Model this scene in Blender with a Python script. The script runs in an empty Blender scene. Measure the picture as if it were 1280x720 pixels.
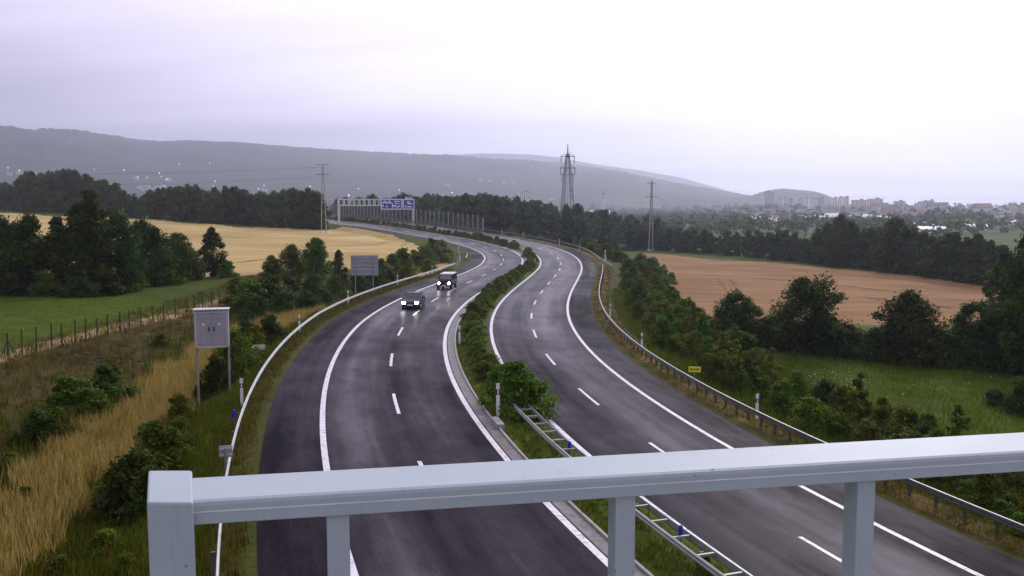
import bpy, math, random
import numpy as np
from mathutils import Vector, Matrix

random.seed(7)
scene = bpy.context.scene
COL = scene.collection
R = math.radians

# ------------------------------------------------------------------ camera
CAM_H = 9.984
FPX = 1064.74
PITCH = R(5.2606)
cam_d = bpy.data.cameras.new("camera")
cam = bpy.data.objects.new("camera", cam_d)
COL.objects.link(cam)
cam.location = (0, 0, CAM_H)
cam.rotation_euler = (math.pi / 2 - PITCH, 0, 0)
cam_d.sensor_width = 36.0
cam_d.lens = FPX / 1280 * 36.0
cam_d.clip_start = 0.05
cam_d.clip_end = 30000
scene.camera = cam

# ------------------------------------------------------------------ light and exposure
SUN_AZ, SUN_EL = R(26), R(34)
SKY_STRENGTH = 0.10
world = bpy.data.worlds.new("World")
scene.world = world
world.use_nodes = True
wn, wl = world.node_tree.nodes, world.node_tree.links
wn.clear()
def wnode(t, **kw):
    n = wn.new(t)
    for k, v in kw.items():
        setattr(n, k, v)
    return n
out = wnode("ShaderNodeOutputWorld")
bg = wnode("ShaderNodeBackground")
bg.inputs["Strength"].default_value = SKY_STRENGTH
wl.new(bg.outputs[0], out.inputs[0])
sky = wnode("ShaderNodeTexSky", sky_type="NISHITA", sun_disc=False)
sky.sun_elevation = SUN_EL
sky.sun_rotation = SUN_AZ
tc = wnode("ShaderNodeTexCoord")
sep = wnode("ShaderNodeSeparateXYZ")
wl.new(tc.outputs["Generated"], sep.inputs[0])
def wmath(op, a, b=None, c=None, clamp=False):
    n = wnode("ShaderNodeMath", operation=op, use_clamp=clamp)
    for i, v in enumerate((a, b, c)):
        if v is None:
            continue
        if isinstance(v, (int, float)):
            n.inputs[i].default_value = v
        else:
            wl.new(v, n.inputs[i])
    return n.outputs[0]
zden = wmath("ADD", wmath("MAXIMUM", sep.outputs[2], 0.0), 0.16)
comb = wnode("ShaderNodeCombineXYZ")
wl.new(wmath("DIVIDE", sep.outputs[0], zden), comb.inputs[0])
wl.new(wmath("DIVIDE", sep.outputs[1], zden), comb.inputs[1])
mp = wnode("ShaderNodeMapping")
mp.inputs["Scale"].default_value = (0.36, 1.25, 1.0)
mp.inputs["Rotation"].default_value = (0, 0, R(18))
mp.inputs["Location"].default_value = (3.1, 0.4, 0)
wl.new(comb.outputs[0], mp.inputs[0])
nz = wnode("ShaderNodeTexNoise")
nz.inputs["Scale"].default_value = 0.75
nz.inputs["Detail"].default_value = 5
nz.inputs["Roughness"].default_value = 0.5
nz.inputs["Distortion"].default_value = 0.35
wl.new(mp.outputs[0], nz.inputs[0])
# the cloud deck is thinner, hence brighter, round the hidden sun (right and high)
vdot = wnode("ShaderNodeVectorMath", operation="DOT_PRODUCT")
wl.new(tc.outputs["Generated"], vdot.inputs[0])
bd = Vector((math.sin(R(24)) * math.cos(R(24)), math.cos(R(24)) * math.cos(R(24)), math.sin(R(24))))
vdot.inputs[1].default_value = bd
glow = wnode("ShaderNodeMapRange", clamp=True)
glow.inputs["From Min"].default_value = 0.60
glow.inputs["From Max"].default_value = 0.985
wl.new(vdot.outputs["Value"], glow.inputs["Value"])
lay = wmath("MULTIPLY", wmath("SUBTRACT", nz.outputs["Fac"], 0.5), 2.5)
fac = wmath("ADD", wmath("MULTIPLY_ADD", glow.outputs[0], 0.66, 0.27), lay, clamp=True)
ramp = wnode("ShaderNodeValToRGB")
e = ramp.color_ramp.elements
e[0].position, e[0].color = 0.0, (0.46, 0.425, 0.535, 1)
e[1].position, e[1].color = 1.0, (1.08, 0.995, 1.16, 1)
m_ = ramp.color_ramp.elements.new(0.5)
m_.color = (0.81, 0.715, 0.895, 1)
wl.new(fac, ramp.inputs[0])
scl = wnode("ShaderNodeVectorMath", operation="SCALE")
wl.new(ramp.outputs[0], scl.inputs[0])
# an overcast sky brightens towards the zenith and is dimmest opposite the sun
zen = wmath("MULTIPLY_ADD", wmath("MAXIMUM", sep.outputs[2], 0.0), 0.7, 1.0)
side = wnode("ShaderNodeMapRange", clamp=True)
side.inputs["From Min"].default_value = -0.7
side.inputs["From Max"].default_value = 0.75
side.inputs["To Min"].default_value = 0.42
side.inputs["To Max"].default_value = 1.0
wl.new(vdot.outputs["Value"], side.inputs["Value"])
wl.new(wmath("MULTIPLY", wmath("MULTIPLY", zen, side.outputs[0]), 1.0 / SKY_STRENGTH), scl.inputs["Scale"])
mixw = wnode("ShaderNodeMixRGB")
mixw.inputs[0].default_value = 0.93
wl.new(sky.outputs[0], mixw.inputs[1])
wl.new(scl.outputs[0], mixw.inputs[2])
wl.new(mixw.outputs[0], bg.inputs["Color"])

sun_d = bpy.data.lights.new("sun", "SUN")
sun_d.energy = 1.3
sun_d.angle = R(14)
sun_d.color = (1.0, 0.95, 0.9)
sun = bpy.data.objects.new("sun", sun_d)
COL.objects.link(sun)
sd = Vector((math.sin(SUN_AZ) * math.cos(SUN_EL), math.cos(SUN_AZ) * math.cos(SUN_EL), math.sin(SUN_EL)))
sun.rotation_euler = sd.to_track_quat("Z", "Y").to_euler()
sun.location = (60, 60, 120)

vs = scene.view_settings
scene.display_settings.display_device = "sRGB"
vs.view_transform = "Standard"
vs.look = "None"
vs.exposure = 0.2
vs.gamma = 1.0
vs.use_curve_mapping = False
scene.cycles.max_bounces = 6
scene.cycles.transparent_max_bounces = 8
scene.cycles.volume_bounces = 3
scene.cycles.use_denoising = True

# ------------------------------------------------------------------ materials
MATS = {}
def nmat(name):
    m = bpy.data.materials.new(name)
    m.use_nodes = True
    MATS[name] = m
    nt = m.node_tree
    return m, nt, nt.nodes, nt.links, nt.nodes["Principled BSDF"]

def plain(name, col, rough=0.6, metal=0.0, var=0.12, scale=3.0, bump=0.0, emit=None, spec=0.5):
    m, nt, N, L, P = nmat(name)
    P.inputs["Roughness"].default_value = rough
    P.inputs["Metallic"].default_value = metal
    P.inputs["Specular IOR Level"].default_value = spec
    t = N.new("ShaderNodeTexCoord")
    n = N.new("ShaderNodeTexNoise")
    n.inputs["Scale"].default_value = scale
    n.inputs["Detail"].default_value = 6
    L.new(t.outputs["Object"], n.inputs[0])
    r = N.new("ShaderNodeValToRGB")
    a, b = r.color_ramp.elements
    a.position, b.position = 0.3, 0.72
    a.color = tuple(c * (1 - var) for c in col) + (1,)
    b.color = tuple(min(1, c * (1 + var)) for c in col) + (1,)
    L.new(n.outputs["Fac"], r.inputs[0])
    L.new(r.outputs[0], P.inputs["Base Color"])
    if bump:
        bm_ = N.new("ShaderNodeBump")
        bm_.inputs["Strength"].default_value = bump
        L.new(n.outputs["Fac"], bm_.inputs["Height"])
        L.new(bm_.outputs[0], P.inputs["Normal"])
    if emit:
        P.inputs["Emission Color"].default_value = tuple(emit[:3]) + (1,)
        P.inputs["Emission Strength"].default_value = emit[3]
    return m

def leafmat(name, dark, light, rough=0.55, hue=0.045, dry=None):
    """leaves: the colour of a leaf comes from its own 'tone' and its plant"""
    m, nt, N, L, P = nmat(name)
    P.inputs["Roughness"].default_value = rough
    P.inputs["Specular IOR Level"].default_value = 0.08
    at_ = N.new("ShaderNodeAttribute")
    at_.attribute_name = "tone"
    r = N.new("ShaderNodeValToRGB")
    a, b = r.color_ramp.elements
    a.color = tuple(dark) + (1,)
    b.color = tuple(light) + (1,)
    L.new(at_.outputs["Fac"], r.inputs[0])
    oi = N.new("ShaderNodeObjectInfo")
    hs = N.new("ShaderNodeHueSaturation")
    mr = N.new("ShaderNodeMapRange")
    mr.inputs["To Min"].default_value = 0.5 - hue
    mr.inputs["To Max"].default_value = 0.5 + hue * 0.6
    L.new(oi.outputs["Random"], mr.inputs["Value"])
    L.new(mr.outputs[0], hs.inputs["Hue"])
    mv = N.new("ShaderNodeMapRange")
    mv.inputs["To Min"].default_value = 0.75
    mv.inputs["To Max"].default_value = 1.25
    L.new(oi.outputs["Random"], mv.inputs["Value"])
    L.new(mv.outputs[0], hs.inputs["Value"])
    L.new(r.outputs[0], hs.inputs["Color"])
    L.new(hs.outputs[0], P.inputs["Base Color"])
    tr = N.new("ShaderNodeBsdfTranslucent")
    L.new(hs.outputs[0], tr.inputs["Color"])
    mx = N.new("ShaderNodeMixShader")
    mx.inputs[0].default_value = 0.36
    L.new(P.outputs[0], mx.inputs[1])
    L.new(tr.outputs[0], mx.inputs[2])
    L.new(mx.outputs[0], N["Material Output"].inputs[0])
    return m

plain("galvanised", (0.36, 0.39, 0.37), 0.45, 0.5, 0.2, 1.5)
plain("galvanised_dull_shaded", (0.13, 0.135, 0.13), 0.55, 0.4, 0.25, 2.0)  # shade painted in for the right guardrail's backlit faces; plain dull zinc elsewhere
plain("post_dark", (0.09, 0.085, 0.08), 0.7, 0.2, 0.3, 4)
plain("rail_paint_groove", (0.80, 0.84, 0.88), 0.4, 0.0, 0.1, 9)
def rail_material():
    """old paint: fine lengthwise scratches, dull smears and small rust specks"""
    m, nt, N, L, P = nmat("rail_paint")
    t = N.new("ShaderNodeTexCoord")
    def nz_(scale, vec, detail=6):
        mp_ = N.new("ShaderNodeMapping"); mp_.inputs["Scale"].default_value = vec
        L.new(t.outputs["Object"], mp_.inputs[0])
        n = N.new("ShaderNodeTexNoise"); n.inputs["Scale"].default_value = scale; n.inputs["Detail"].default_value = detail
        n.inputs["Roughness"].default_value = 0.65
        L.new(mp_.outputs[0], n.inputs[0]); return n.outputs["Fac"]
    def rmp(fac, *st):
        r = N.new("ShaderNodeValToRGB"); el = r.color_ramp.elements
        while len(el) < len(st): el.new(0.5)
        for q, (p, c) in zip(el, st): q.position, q.color = p, tuple(c) + (1,)
        L.new(fac, r.inputs[0]); return r.outputs[0]
    def mul(a, b):
        n = N.new("ShaderNodeMixRGB"); n.blend_type = "MULTIPLY"; n.inputs[0].default_value = 1
        L.new(a, n.inputs[1]); L.new(b, n.inputs[2]); return n.outputs[0]
    smear = nz_(5, (1, 1, 1)); scratch = nz_(5, (1.0, 22, 9), 4); speck = nz_(70, (1, 1, 1), 2); drip = nz_(9, (14, 14, 0.7), 4)
    c = rmp(smear, (0.32, (0.345, 0.42, 0.45)), (0.5, (0.38, 0.455, 0.485)), (0.7, (0.405, 0.48, 0.51)))
    c = mul(c, rmp(scratch, (0.30, (0.95, 0.95, 0.95)), (0.42, (1, 1, 1)), (0.64, (1, 1, 1)), (0.74, (1.07, 1.07, 1.07))))
    c = mul(c, rmp(drip, (0.30, (0.90, 0.89, 0.87)), (0.44, (1, 1, 1))))
    c = mul(c, rmp(speck, (0.24, (0.42, 0.34, 0.28)), (0.30, (1, 1, 1))))
    L.new(c, P.inputs["Base Color"])
    r = N.new("ShaderNodeMapRange"); r.inputs["To Min"].default_value = 0.38; r.inputs["To Max"].default_value = 0.62
    L.new(smear, r.inputs["Value"]); L.new(r.outputs[0], P.inputs["Roughness"])
    b = N.new("ShaderNodeBump"); b.inputs["Strength"].default_value = 0.12; b.inputs["Distance"].default_value = 0.003
    L.new(smear, b.inputs["Height"]); L.new(b.outputs[0], P.inputs["Normal"])
rail_material()
plain("cabinet_grey", (0.40, 0.39, 0.43), 0.45, 0.1, 0.12, 2.5)
plain("cabinet_frame", (0.58, 0.57, 0.60), 0.4, 0.2, 0.1, 2.5)
plain("sign_back", (0.36, 0.35, 0.39), 0.5, 0.1, 0.10, 2)
plain("white_paint", (0.82, 0.82, 0.80), 0.5, 0, 0.05, 8)
plain("black_plastic", (0.015, 0.015, 0.016), 0.5, 0, 0.1)
plain("blue_plastic", (0.01, 0.02, 0.42), 0.45, 0, 0.1)
plain("yellow_sign", (0.92, 0.78, 0.04), 0.45, 0, 0.04)
plain("sign_blue", (0.012, 0.035, 0.36), 0.4, 0, 0.06)
plain("sign_white", (0.85, 0.86, 0.9), 0.45, 0, 0.03)
plain("concrete", (0.34, 0.33, 0.31), 0.85, 0, 0.22, 2.5, 0.15)
plain("concrete_wet", (0.13, 0.12, 0.115), 0.6, 0, 0.45, 3.5, 0.2)
plain("pole_concrete", (0.33, 0.32, 0.30), 0.85, 0, 0.12, 1.0)
plain("steel_lattice", (0.22, 0.23, 0.24), 0.6, 0.5, 0.2, 1.0)
plain("wire_dark", (0.05, 0.05, 0.055), 0.6, 0.3, 0.1)
plain("bark", (0.055, 0.043, 0.03), 0.9, 0, 0.35, 5, 0.4)
plain("car_black", (0.006, 0.006, 0.009), 0.3, 0.0, 0.1, 2, spec=0.12)
plain("car_navy", (0.005, 0.006, 0.010), 0.3, 0.0, 0.1, 2, spec=0.12)
plain("car_roof_skylit", (0.72, 0.70, 0.72), 0.3, 0.0, 0.05, 2)  # sky reflection put into the colour of the dark off-roader's roof
plain("car_glass", (0.03, 0.035, 0.045), 0.08, 0.0, 0.05, 2, spec=0.5)
plain("car_glass_pale", (0.20, 0.18, 0.19), 0.12, 0.0, 0.05, 2, spec=0.8)
plain("tyre", (0.012, 0.012, 0.013), 0.8, 0, 0.2, 8)
plain("rim_metal", (0.35, 0.35, 0.37), 0.35, 0.8, 0.1)
plain("plate_white", (0.78, 0.78, 0.76), 0.5, 0, 0.03)
plain("headlight_glow", (0.9, 0.9, 0.9), 0.2, 0, 0.0, emit=(1.0, 0.97, 0.95, 45.0))
plain("lamp_glow", (0.9, 0.9, 0.9), 0.2, 0, 0.0, emit=(1.0, 0.97, 0.95, 4.0))
plain("render_white", (0.80, 0.77, 0.75), 0.8, 0, 0.06, 0.1)
plain("render_pink", (0.72, 0.55, 0.51), 0.8, 0, 0.08, 0.1)
plain("render_grey", (0.50, 0.47, 0.49), 0.8, 0, 0.08, 0.1)
plain("roof_red", (0.24, 0.15, 0.12), 0.8, 0, 0.2, 0.5)
plain("roof_grey", (0.17, 0.16, 0.17), 0.8, 0, 0.2, 0.5)
plain("roof_pale", (0.78, 0.78, 0.80), 0.6, 0, 0.05, 0.1)
plain("window_dark", (0.05, 0.055, 0.065), 0.25, 0, 0.2, 0.3)
plain("fence_post", (0.045, 0.038, 0.03), 0.9, 0, 0.3, 5)
plain("flower_white", (0.75, 0.75, 0.66), 0.7, 0, 0.1)
plain("wheat_track", (0.36, 0.25, 0.09), 0.95, 0, 0.25, 2)
plain("field_furrow", (0.19, 0.105, 0.05), 0.95, 0, 0.3, 2)
plain("track_soil", (0.16, 0.085, 0.045), 0.95, 0, 0.3, 2)
plain("gantry_paint", (0.70, 0.72, 0.73), 0.5, 0, 0.06, 1)
plain("rubble", (0.045, 0.030, 0.022), 0.9, 0, 0.4, 2, 0.4)
leafmat("leaf_dark", (0.009, 0.020, 0.0014), (0.072, 0.134, 0.008))
leafmat("leaf_mid", (0.018, 0.047, 0.0018), (0.145, 0.235, 0.010))
leafmat("leaf_bright", (0.024, 0.065, 0.002), (0.175, 0.270, 0.012))
leafmat("leaf_olive", (0.040, 0.058, 0.003), (0.200, 0.235, 0.015), hue=0.02)
leafmat("leaf_far", (0.013, 0.028, 0.004), (0.078, 0.122, 0.018), hue=0.04)
leafmat("grass_dry", (0.24, 0.17, 0.034), (0.68, 0.52, 0.165), hue=0.0)
leafmat("grass_bank", (0.034, 0.033, 0.003), (0.165, 0.130, 0.020), hue=0.0)
leafmat("grass_green", (0.034, 0.058, 0.002), (0.145, 0.180, 0.009), hue=0.0)
leafmat("grass_meadow", (0.060, 0.104, 0.0015), (0.165, 0.250, 0.004), hue=0.0)

def ground_material(name, hills=False):
    m, nt, N, L, P = nmat(name)
    P.inputs["Roughness"].default_value = 0.95
    P.inputs["Specular IOR Level"].default_value = 0.15
    t = N.new("ShaderNodeTexCoord")
    def noise(scale, detail=6, rough=0.6, vec=None):
        n = N.new("ShaderNodeTexNoise")
        n.inputs["Scale"].default_value = scale
        n.inputs["Detail"].default_value = detail
        n.inputs["Roughness"].default_value = rough
        L.new(vec or t.outputs["Object"], n.inputs[0])
        return n.outputs["Fac"]
    def ramp(fac, *stops):
        r = N.new("ShaderNodeValToRGB")
        el = r.color_ramp.elements
        while len(el) < len(stops):
            el.new(0.5)
        for q, (p, c) in zip(el, stops):
            q.position, q.color = p, tuple(c) + (1,)
        L.new(fac, r.inputs[0])
        return r.outputs[0]
    def math_(op, a, b, clamp=False):
        n = N.new("ShaderNodeMath")
        n.operation, n.use_clamp = op, clamp
        for i, v in enumerate((a, b)):
            if isinstance(v, (int, float)):
                n.inputs[i].default_value = v
            else:
                L.new(v, n.inputs[i])
        return n.outputs[0]
    def mix(f, a, b):
        n = N.new("ShaderNodeMixRGB")
        L.new(f, n.inputs[0]); L.new(a, n.inputs[1]); L.new(b, n.inputs[2])
        return n.outputs[0]
    if hills:
        wood = ramp(noise(0.02, 8, 0.75), (0.35, (0.012, 0.018, 0.010)), (0.7, (0.045, 0.055, 0.030)))
        field = ramp(noise(0.006, 3), (0.4, (0.07, 0.08, 0.035)), (0.65, (0.16, 0.14, 0.07)))
        msk = N.new("ShaderNodeAttribute"); msk.attribute_name = "zone"
        sp = N.new("ShaderNodeSeparateColor"); L.new(msk.outputs["Color"], sp.inputs[0])
        L.new(mix(sp.outputs[0], wood, field), P.inputs["Base Color"])
        return m
    n1, n2, n3 = noise(0.35, 5), noise(4.0, 6, 0.7), noise(0.05, 4)
    mixn = math_("ADD", math_("MULTIPLY", n1, 0.55), math_("MULTIPLY", n2, 0.45))
    grass = ramp(mixn, (0.36, (0.030, 0.054, 0.0012)), (0.5, (0.058, 0.094, 0.0025)), (0.66, (0.100, 0.130, 0.006)))
    dry = ramp(mixn, (0.35, (0.10, 0.065, 0.018)), (0.52, (0.24, 0.155, 0.045)), (0.68, (0.36, 0.25, 0.09)))
    bank = ramp(mixn, (0.36, (0.022, 0.020, 0.005)), (0.5, (0.062, 0.044, 0.010)), (0.66, (0.13, 0.085, 0.022)))
    mpv = N.new("ShaderNodeMapping")
    mpv.inputs["Scale"].default_value = (0.02, 0.5, 0.5)
    mpv.inputs["Rotation"].default_value = (0, 0, R(14))
    L.new(t.outputs["Object"], mpv.inputs[0])
    st = noise(1.0, 4, 0.6, mpv.outputs[0])
    wheat = ramp(math_("ADD", math_("MULTIPLY", st, 0.7), math_("MULTIPLY", n2, 0.3)),
                 (0.30, (0.40, 0.29, 0.105)), (0.5, (0.50, 0.38, 0.15)), (0.70, (0.58, 0.46, 0.21)))
    brown = ramp(math_("ADD", math_("MULTIPLY", st, 0.65), math_("MULTIPLY", n2, 0.35)),
                 (0.32, (0.200, 0.108, 0.040)), (0.5, (0.290, 0.166, 0.066)), (0.68, (0.345, 0.212, 0.090)))
    straw = ramp(mixn, (0.35, (0.20, 0.145, 0.06)), (0.65, (0.46, 0.34, 0.16)))
    far = ramp(noise(0.012, 4, 0.5), (0.42, (0.020, 0.028, 0.012)), (0.5, (0.06, 0.07, 0.025)), (0.58, (0.17, 0.14, 0.065)))
    za = N.new("ShaderNodeAttribute"); za.attribute_name = "zone"
    zb = N.new("ShaderNodeAttribute"); zb.attribute_name = "zone_b"
    sa = N.new("ShaderNodeSeparateColor"); L.new(za.outputs["Color"], sa.inputs[0])
    sb = N.new("ShaderNodeSeparateColor"); L.new(zb.outputs["Color"], sb.inputs[0])
    jit = math_("MULTIPLY", math_("SUBTRACT", n2, 0.5), 0.9)
    jit1 = math_("MULTIPLY", math_("SUBTRACT", n1, 0.5), 1.1)
    def sharp(v, j, k=3.0):
        return math_("ADD", math_("MULTIPLY", math_("SUBTRACT", math_("ADD", v, j), 0.5), k), 0.5, True)
    c = mix(sharp(sb.outputs[0], jit1, 1.6), grass, bank)
    c = mix(sharp(sa.outputs[0], jit1, 2.0), c, dry)
    c = mix(sharp(sb.outputs[1], jit, 2.0), c, straw)
    c = mix(sharp(sa.outputs[1], jit, 4), c, wheat)
    c = mix(sharp(sa.outputs[2], jit, 4), c, brown)
    big = ramp(n3, (0.38, (0.80, 0.78, 0.72)), (0.62, (1.08, 1.08, 1.10)))
    mulb = N.new("ShaderNodeMixRGB"); mulb.blend_type = "MULTIPLY"; mulb.inputs[0].default_value = 1.0
    L.new(c, mulb.inputs[1]); L.new(big, mulb.inputs[2]); c = mulb.outputs[0]
    c = mix(sb.outputs[2], c, far)
    L.new(c, P.inputs["Base Color"])
    b = N.new("ShaderNodeBump")
    b.inputs["Strength"].default_value = 0.5
    b.inputs["Distance"].default_value = 0.25
    L.new(n2, b.inputs["Height"])
    L.new(b.outputs[0], P.inputs["Normal"])
    return m
ground_material("ground_cover")
ground_material("hill_cover", True)

def asphalt_material():
    m, nt, N, L, P = nmat("asphalt")
    uv = N.new("ShaderNodeUVMap"); uv.uv_map = "UVMap"
    sp = N.new("ShaderNodeSeparateXYZ"); L.new(uv.outputs[0], sp.inputs[0])
    def noise(scale, vscale, detail=5, rough=0.6):
        mp_ = N.new("ShaderNodeMapping")
        mp_.inputs["Scale"].default_value = vscale
        L.new(uv.outputs[0], mp_.inputs[0])
        n = N.new("ShaderNodeTexNoise")
        n.inputs["Scale"].default_value = scale
        n.inputs["Detail"].default_value = detail
        n.inputs["Roughness"].default_value = rough
        L.new(mp_.outputs[0], n.inputs[0])
        return n.outputs["Fac"]
    def M(op, a, b, clamp=False):
        n = N.new("ShaderNodeMath"); n.operation, n.use_clamp = op, clamp
        for i, v in enumerate((a, b)):
            if isinstance(v, (int, float)): n.inputs[i].default_value = v
            else: L.new(v, n.inputs[i])
        return n.outputs[0]
    streak = noise(1.0, (1.1, 0.035, 1), 4, 0.55)
    patch = noise(0.16, (1, 0.6, 1), 5, 0.6)
    fine = noise(14.0, (1, 1, 1), 3, 0.7)
    wear = N.new("ShaderNodeAttribute"); wear.attribute_name = "wear"
    f = M("ADD", M("MULTIPLY", streak, 0.42), M("MULTIPLY", patch, 0.60))
    f = M("ADD", f, M("MULTIPLY", wear.outputs["Fac"], 0.30))
    f = M("ADD", f, M("MULTIPLY", M("SUBTRACT", fine, 0.5), 0.30))
    blot = noise(0.9, (1, 0.35, 1), 6, 0.7)
    f = M("ADD", f, M("MULTIPLY", M("SUBTRACT", blot, 0.5), 0.34))
    r = N.new("ShaderNodeValToRGB")
    a, b = r.color_ramp.elements
    a.position, a.color = 0.40, (0.0068, 0.0044, 0.0082, 1)
    b.position, b.color = 0.95, (0.125, 0.108, 0.122, 1)
    q = r.color_ramp.elements.new(0.62); q.color = (0.0235, 0.0165, 0.0265, 1)
    L.new(f, r.inputs[0])
    L.new(r.outputs[0], P.inputs["Base Color"])
    rr = N.new("ShaderNodeMapRange")
    rr.inputs["From Min"].default_value = 0.35
    rr.inputs["From Max"].default_value = 0.8
    rr.inputs["To Min"].default_value = 0.42
    rr.inputs["To Max"].default_value = 0.24
    L.new(f, rr.inputs["Value"])
    L.new(rr.outputs[0], P.inputs["Roughness"])
    P.inputs["Specular IOR Level"].default_value = 0.13
    bp = N.new("ShaderNodeBump")
    bp.inputs["Strength"].default_value = 0.25
    bp.inputs["Distance"].default_value = 0.01
    L.new(fine, bp.inputs["Height"])
    L.new(bp.outputs[0], P.inputs["Normal"])
    # wet, rough asphalt: a matt body and a broken film of water that only shines in places
    P.inputs["Specular IOR Level"].default_value = 0.0
    gl = N.new("ShaderNodeBsdfGlossy")
    L.new(rr.outputs[0], gl.inputs["Roughness"])
    L.new(bp.outputs[0], gl.inputs["Normal"])
    fr = N.new("ShaderNodeFresnel"); fr.inputs["IOR"].default_value = 1.33
    film = N.new("ShaderNodeMapRange")
    film.inputs["From Min"].default_value = 0.38; film.inputs["From Max"].default_value = 0.90
    film.inputs["To Min"].default_value = 0.09; film.inputs["To Max"].default_value = 0.46
    L.new(f, film.inputs["Value"])
    mx = N.new("ShaderNodeMixShader")
    L.new(M("MULTIPLY", fr.outputs[0], film.outputs[0]), mx.inputs[0])
    L.new(P.outputs[0], mx.inputs[1]); L.new(gl.outputs[0], mx.inputs[2])
    L.new(mx.outputs[0], N["Material Output"].inputs[0])
    return m
asphalt_material()

def marking_material():
    m, nt, N, L, P = nmat("road_marking")
    t = N.new("ShaderNodeTexCoord")
    n = N.new("ShaderNodeTexNoise")
    n.inputs["Scale"].default_value = 5.0
    n.inputs["Detail"].default_value = 7
    n.inputs["Roughness"].default_value = 0.75
    L.new(t.outputs["Object"], n.inputs[0])
    r = N.new("ShaderNodeValToRGB")
    a, b = r.color_ramp.elements
    a.position, a.color = 0.34, (0.22, 0.21, 0.22, 1)
    b.position, b.color = 0.50, (0.72, 0.70, 0.72, 1)
    L.new(n.outputs["Fac"], r.inputs[0])
    L.new(r.outputs[0], P.inputs["Base Color"])
    P.inputs["Roughness"].default_value = 0.45
    return m
marking_material()

def panel_material():
    m, nt, N, L, P = nmat("barrier_glass")
    P.inputs["Base Color"].default_value = (0.30, 0.34, 0.36, 1)
    P.inputs["Roughness"].default_value = 0.2
    n = N.new("ShaderNodeTexNoise"); n.inputs["Scale"].default_value = 0.6
    mr = N.new("ShaderNodeMapRange"); mr.inputs["To Min"].default_value = 0.05; mr.inputs["To Max"].default_value = 0.12
    t = N.new("ShaderNodeTexCoord"); L.new(t.outputs["Object"], n.inputs[0])
    L.new(n.outputs["Fac"], mr.inputs["Value"])
    L.new(mr.outputs[0], P.inputs["Alpha"])
    return m
panel_material()

# ------------------------------------------------------------------ helpers
def fast_mesh(name, V, F, mats, smooth=False, attrs=None, uv=None, midx=None):
    """V (n,3), F (k, corners) arrays"""
    V = np.asarray(V, np.float32); F = np.asarray(F, np.int32)
    me = bpy.data.meshes.new(name)
    me.vertices.add(len(V)); me.vertices.foreach_set("co", V.ravel())
    k = F.shape[1]
    me.loops.add(F.size); me.loops.foreach_set("vertex_index", F.ravel())
    me.polygons.add(len(F))
    me.polygons.foreach_set("loop_start", np.arange(0, F.size, k, dtype=np.int32))
    me.polygons.foreach_set("loop_total", np.full(len(F), k, np.int32))
    if smooth:
        me.polygons.foreach_set("use_smooth", np.ones(len(F), bool))
    for mm in mats:
        me.materials.append(MATS[mm])
    if midx is not None:
        me.polygons.foreach_set("material_index", np.asarray(midx, np.int32))
    for an, (typ, arr) in (attrs or {}).items():
        at_ = me.attributes.new(an, typ, "POINT")
        arr = np.asarray(arr, np.float32)
        at_.data.foreach_set("value" if typ == "FLOAT" else "color", arr.ravel())
    if uv is not None:
        ul = me.uv_layers.new(name="UVMap")
        ul.data.foreach_set("uv", np.asarray(uv, np.float32)[F.ravel()].ravel())
    me.update(calc_edges=True)
    me.validate()
    return me

def link(name, me, parent=None, loc=None):
    o = bpy.data.objects.new(name, me)
    COL.objects.link(o)
    if parent is not None:
        o.parent = parent
    if loc is not None:
        o.location = loc
    return o

def tag(o, label=None, cat=None, group=None, kind=None):
    if label: o["label"] = label
    if cat: o["category"] = cat
    if group: o["group"] = group
    if kind: o["kind"] = kind
    return o

def thing(name, label, cat, loc=(0, 0, 0), rotz=0.0, group=None):
    o = bpy.data.objects.new(name, None)
    o.empty_display_size = 0.3
    COL.objects.link(o)
    o.location = loc
    o.rotation_euler = (0, 0, rotz)
    return tag(o, label, cat, group)

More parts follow.
